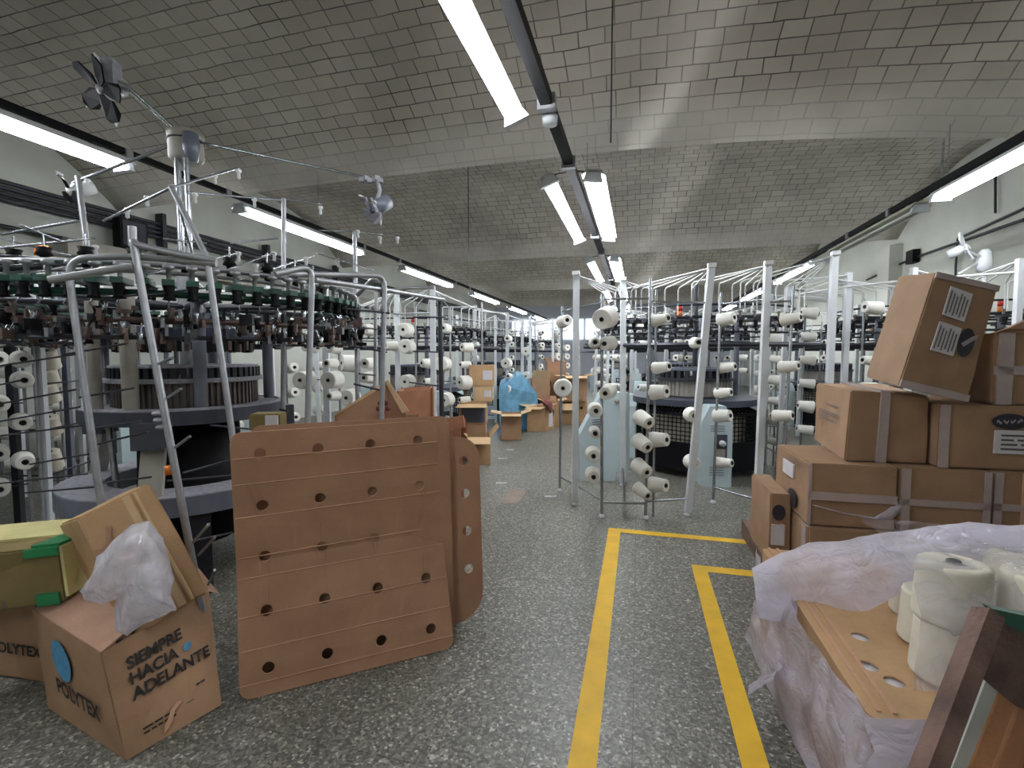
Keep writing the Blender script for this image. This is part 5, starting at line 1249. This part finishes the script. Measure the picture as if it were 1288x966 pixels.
for x0, x1, y0, y1, d, lb in ((668, 700, 503, 530, 10.7, 'closed carton under the folded-flap carton in the aisle pile'), (686, 714, 500, 528, 11.7, 'closed carton under the tall carton in the aisle pile'), (708, 740, 505, 531, 11., 'closed carton under the wide carton at the back of the aisle')):
    a = dep(x0, y0, d); b = dep(x1, y0, d); P = boxpts((a.x, a.y, .004), b.x-a.x, .55, a.z-.01, .26)
    carton_hex('cardboard_box', P, 'card_tan', lb, 'cardboard box', 'cartons in the aisle', .006, int(x0), 2)
blob('cloth', [(681, 505), (687, 502), (694, 506), (695, 514), (692, 521), (690, 512), (684, 509)], lambda y: 9.75, 'cloth', 'maroon cloth hanging over the edge of an aisle carton', 'cloth', .02, 5)
# blue plastic covered bundle
pts = [dep(x, y, dd) for x, y, dd in ((628, 512, 9.3), (676, 512, 10.2))]
a, b = pts; a.z = b.z = .004; bk = HF*1.1
P = [a, b, b+bk, a+bk, a+V((0, 0, .95)), b+V((0, 0, .72)), b+bk+V((0, 0, .7)), a+bk+V((0, 0, 1.0))]
o = carton_hex('covered_bundle', P, 'blue_cloth', 'bundle under a light blue plastic cover behind the left creel', 'covered bundle', None, .05, 61)
MB().add([P[4]+V((0, 0, .0)), P[5], P[6], P[7], (P[4]*.45+P[5]*.55)+V((0.0, .12, .33)), (P[6]*.55+P[7]*.45)+V((0.0, -.2, .36))], [(0, 1, 4), (1, 2, 5, 4), (2, 3, 5), (3, 0, 4, 5)]).build('peaked_cover', 'blue_cloth', o)

# pile behind the leaning sheets
fr = [dep(425, 535, 3.9), dep(514, 528, 4.1), dep(486, 478, 4.15), dep(474, 484, 4.1)]
a, b = dep(420, 530, 3.9), dep(515, 524, 4.05); a.z = b.z = .004
P = [a, b, b+HF*.4, a+HF*.4]; P += [p+V((0, 0, .9)) for p in P]
root = thing('open_cardboard_box', (a+b)/2, 'open carton with reddish flower-like logo and raised flaps behind the leaning sheets', 'cardboard box')
MB().poly([a, b, dep(511, 520, 4.04), dep(484, 480, 4.1), dep(421, 523, 3.92)], HF*.01).build('front_flap', 'card_red', root)
MB().poly([dep(484, 480, 4.09), dep(488, 478, 4.09), dep(514, 517, 4.03), dep(506, 520, 4.03)], HF*.012).build('flap_edge', 'card_light', root)
MB().poly([dep(421, 523, 3.9), dep(424, 519, 3.9), dep(482, 481, 4.09), dep(484, 485, 4.09)], HF*.012).build('flap_edge', 'card_light', root)
for s_ in (.42,): MB().hexa([a+HF*s_, b+HF*s_, b+HF*(s_+.01), a+HF*(s_+.01), a+HF*s_+V((0, 0, .98)), b+HF*s_+V((0, 0, 1.0)), b+HF*(s_+.01)+V((0, 0, 1.0)), a+HF*(s_+.01)+V((0, 0, .98))]).build('back_panel', 'card', root)
MB().poly([a, a+HF*.42, a+HF*.42+V((0, 0, .95)), a+V((0, 0, .9))], RT*.01).build('side_panel', 'card', root)
MB().poly([b, b+HF*.42, b+HF*.42+V((0, 0, .95)), b+V((0, 0, .9))], -RT*.01).build('side_panel', 'card', root)
mb = MB()
for k in range(5):
    an = 2*PI*k/5+.3; c = dep(482+6*math.cos(an), 512+6*math.sin(an), 3.96); mb.lathe(c, -HF, [(0, 0), (.022, 0), (.022, .004), (0, .004)], 10)
mb.build('flower_logo', 'logo_red', root)
c = dep(520, 505, 4.6); r = thing('wooden_box', V((c.x, c.y, 0)), 'open orange-brown plywood box behind the leaning sheets', 'wooden box')
a, b = dep(500, 492, 4.5), dep(541, 495, 4.8); h = a.z; a2, b2 = V((a.x, a.y, 0)), V((b.x, b.y, 0)); bk = HF*.45-RT*.05; z = V((0, 0, 1))
for p, q in ((a2, b2), (b2, b2+bk), (b2+bk, a2+bk), (a2+bk, a2)):
    n_ = (q-p).cross(z).normalized()*-.012; MB().hexa([p, q, q+n_, p+n_, p+z*h, q+z*h, q+n_+z*h, p+n_+z*h]).build('side_board', 'orange_wood', r)
MB().poly([a2+z*.05, b2+z*.05, b2+bk+z*.05, a2+bk+z*.05], z*.012).build('bottom_board', 'orange_wood', r)
MB().hexa([b2+RT*.004, b2+RT*.03, b2+RT*.03+HF*.05, b2+RT*.004+HF*.05]+[p+z*(h+.01) for p in (b2+RT*.004, b2+RT*.03, b2+RT*.03+HF*.05, b2+RT*.004+HF*.05)]).build('corner_batten', 'orange_wood', r)
r = thing('wooden_box', dep(572, 590, 4.2), 'broken orange-brown box end with slats, right behind the leaning sheets', 'wooden box')
a, b = dep(553, 532, 4.0), dep(586, 528, 4.3)
for (x0, y0, x1, y1, w_) in ((556, 534, 584, 530, .1), (575, 530, 590, 600, .05), (568, 540, 574, 600, .045), (556, 540, 560, 600, .05)):
    p, q = dep(x0, y0, 4.1), dep(x1, y1, 4.1)
    if y1 > 590: q = p + (q-p)*2.3; q.z = max(.0, q.z); q = V((p.x+.05, p.y, .0)) if w_ < .09 else q
    MB().beam(p, q, .03, w_, up=UP if y1 < 590 else RT).build('slat', 'orange_wood', r)
MB().hexa([dep(553, 548, 4.14), dep(588, 545, 4.14), dep(588, 545, 4.17), dep(553, 548, 4.17), dep(553, 530, 4.14), dep(586, 526, 4.14), dep(586, 526, 4.17), dep(553, 530, 4.17)]).build('top_board', 'orange_wood', r)
c = dep(328, 532, 2.9); P = boxpts((c.x-.09, c.y, c.z-.05), .18, .14, .1, .4)
o = carton_hex('small_box', P, 'card_olive', 'small beige box with a white label lying on the lower ring of the nearest machine', 'box', None, .003, 71, 1); patch(o, P, 'front', .55, .95, .3, .9, 'paper', 'paper_label')

# ------------------------------------------------------------------ bright panes in the back wall
for i, x in enumerate((-6.4, -5.0, -3.6, -2.2)):
    w_ = struct(MB().box((x, YF-.02, 2.95), (1.25, .06, 1.1)).build('window_%d' % (i+1), emat('daylit_pane', (.8, .88, 1.0), 1.1)))

# ------------------------------------------------------------------ world, camera, view
wd = bpy.data.worlds.new('world'); bpy.context.scene.world = wd; wd.use_nodes = True
wd.node_tree.nodes['Background'].inputs[0].default_value = (.6, .65, .7, 1); wd.node_tree.nodes['Background'].inputs[1].default_value = .05
cam = bpy.data.cameras.new('camera'); co = bpy.data.objects.new('camera', cam); C.objects.link(co)
cam.sensor_width = 36; cam.lens = F/1288*36; cam.clip_start = .02
co.location = EYE; co.rotation_euler = (PI/2-PIT, 0, YAW)
sc = bpy.context.scene; sc.camera = co
sc.view_settings.view_transform = 'Standard'; sc.view_settings.look = 'None'; sc.view_settings.gamma = 1
sc.view_settings.use_curve_mapping = False; sc.view_settings.exposure = 1.2
try:
    sc.cycles.use_denoising = True; sc.cycles.max_bounces = 6; sc.cycles.diffuse_bounces = 4; sc.cycles.glossy_bounces = 3; sc.cycles.transparent_max_bounces = 12
    sc.cycles.sample_clamp_indirect = 6; sc.cycles.caustics_reflective = False; sc.cycles.caustics_refractive = False
except Exception: pass
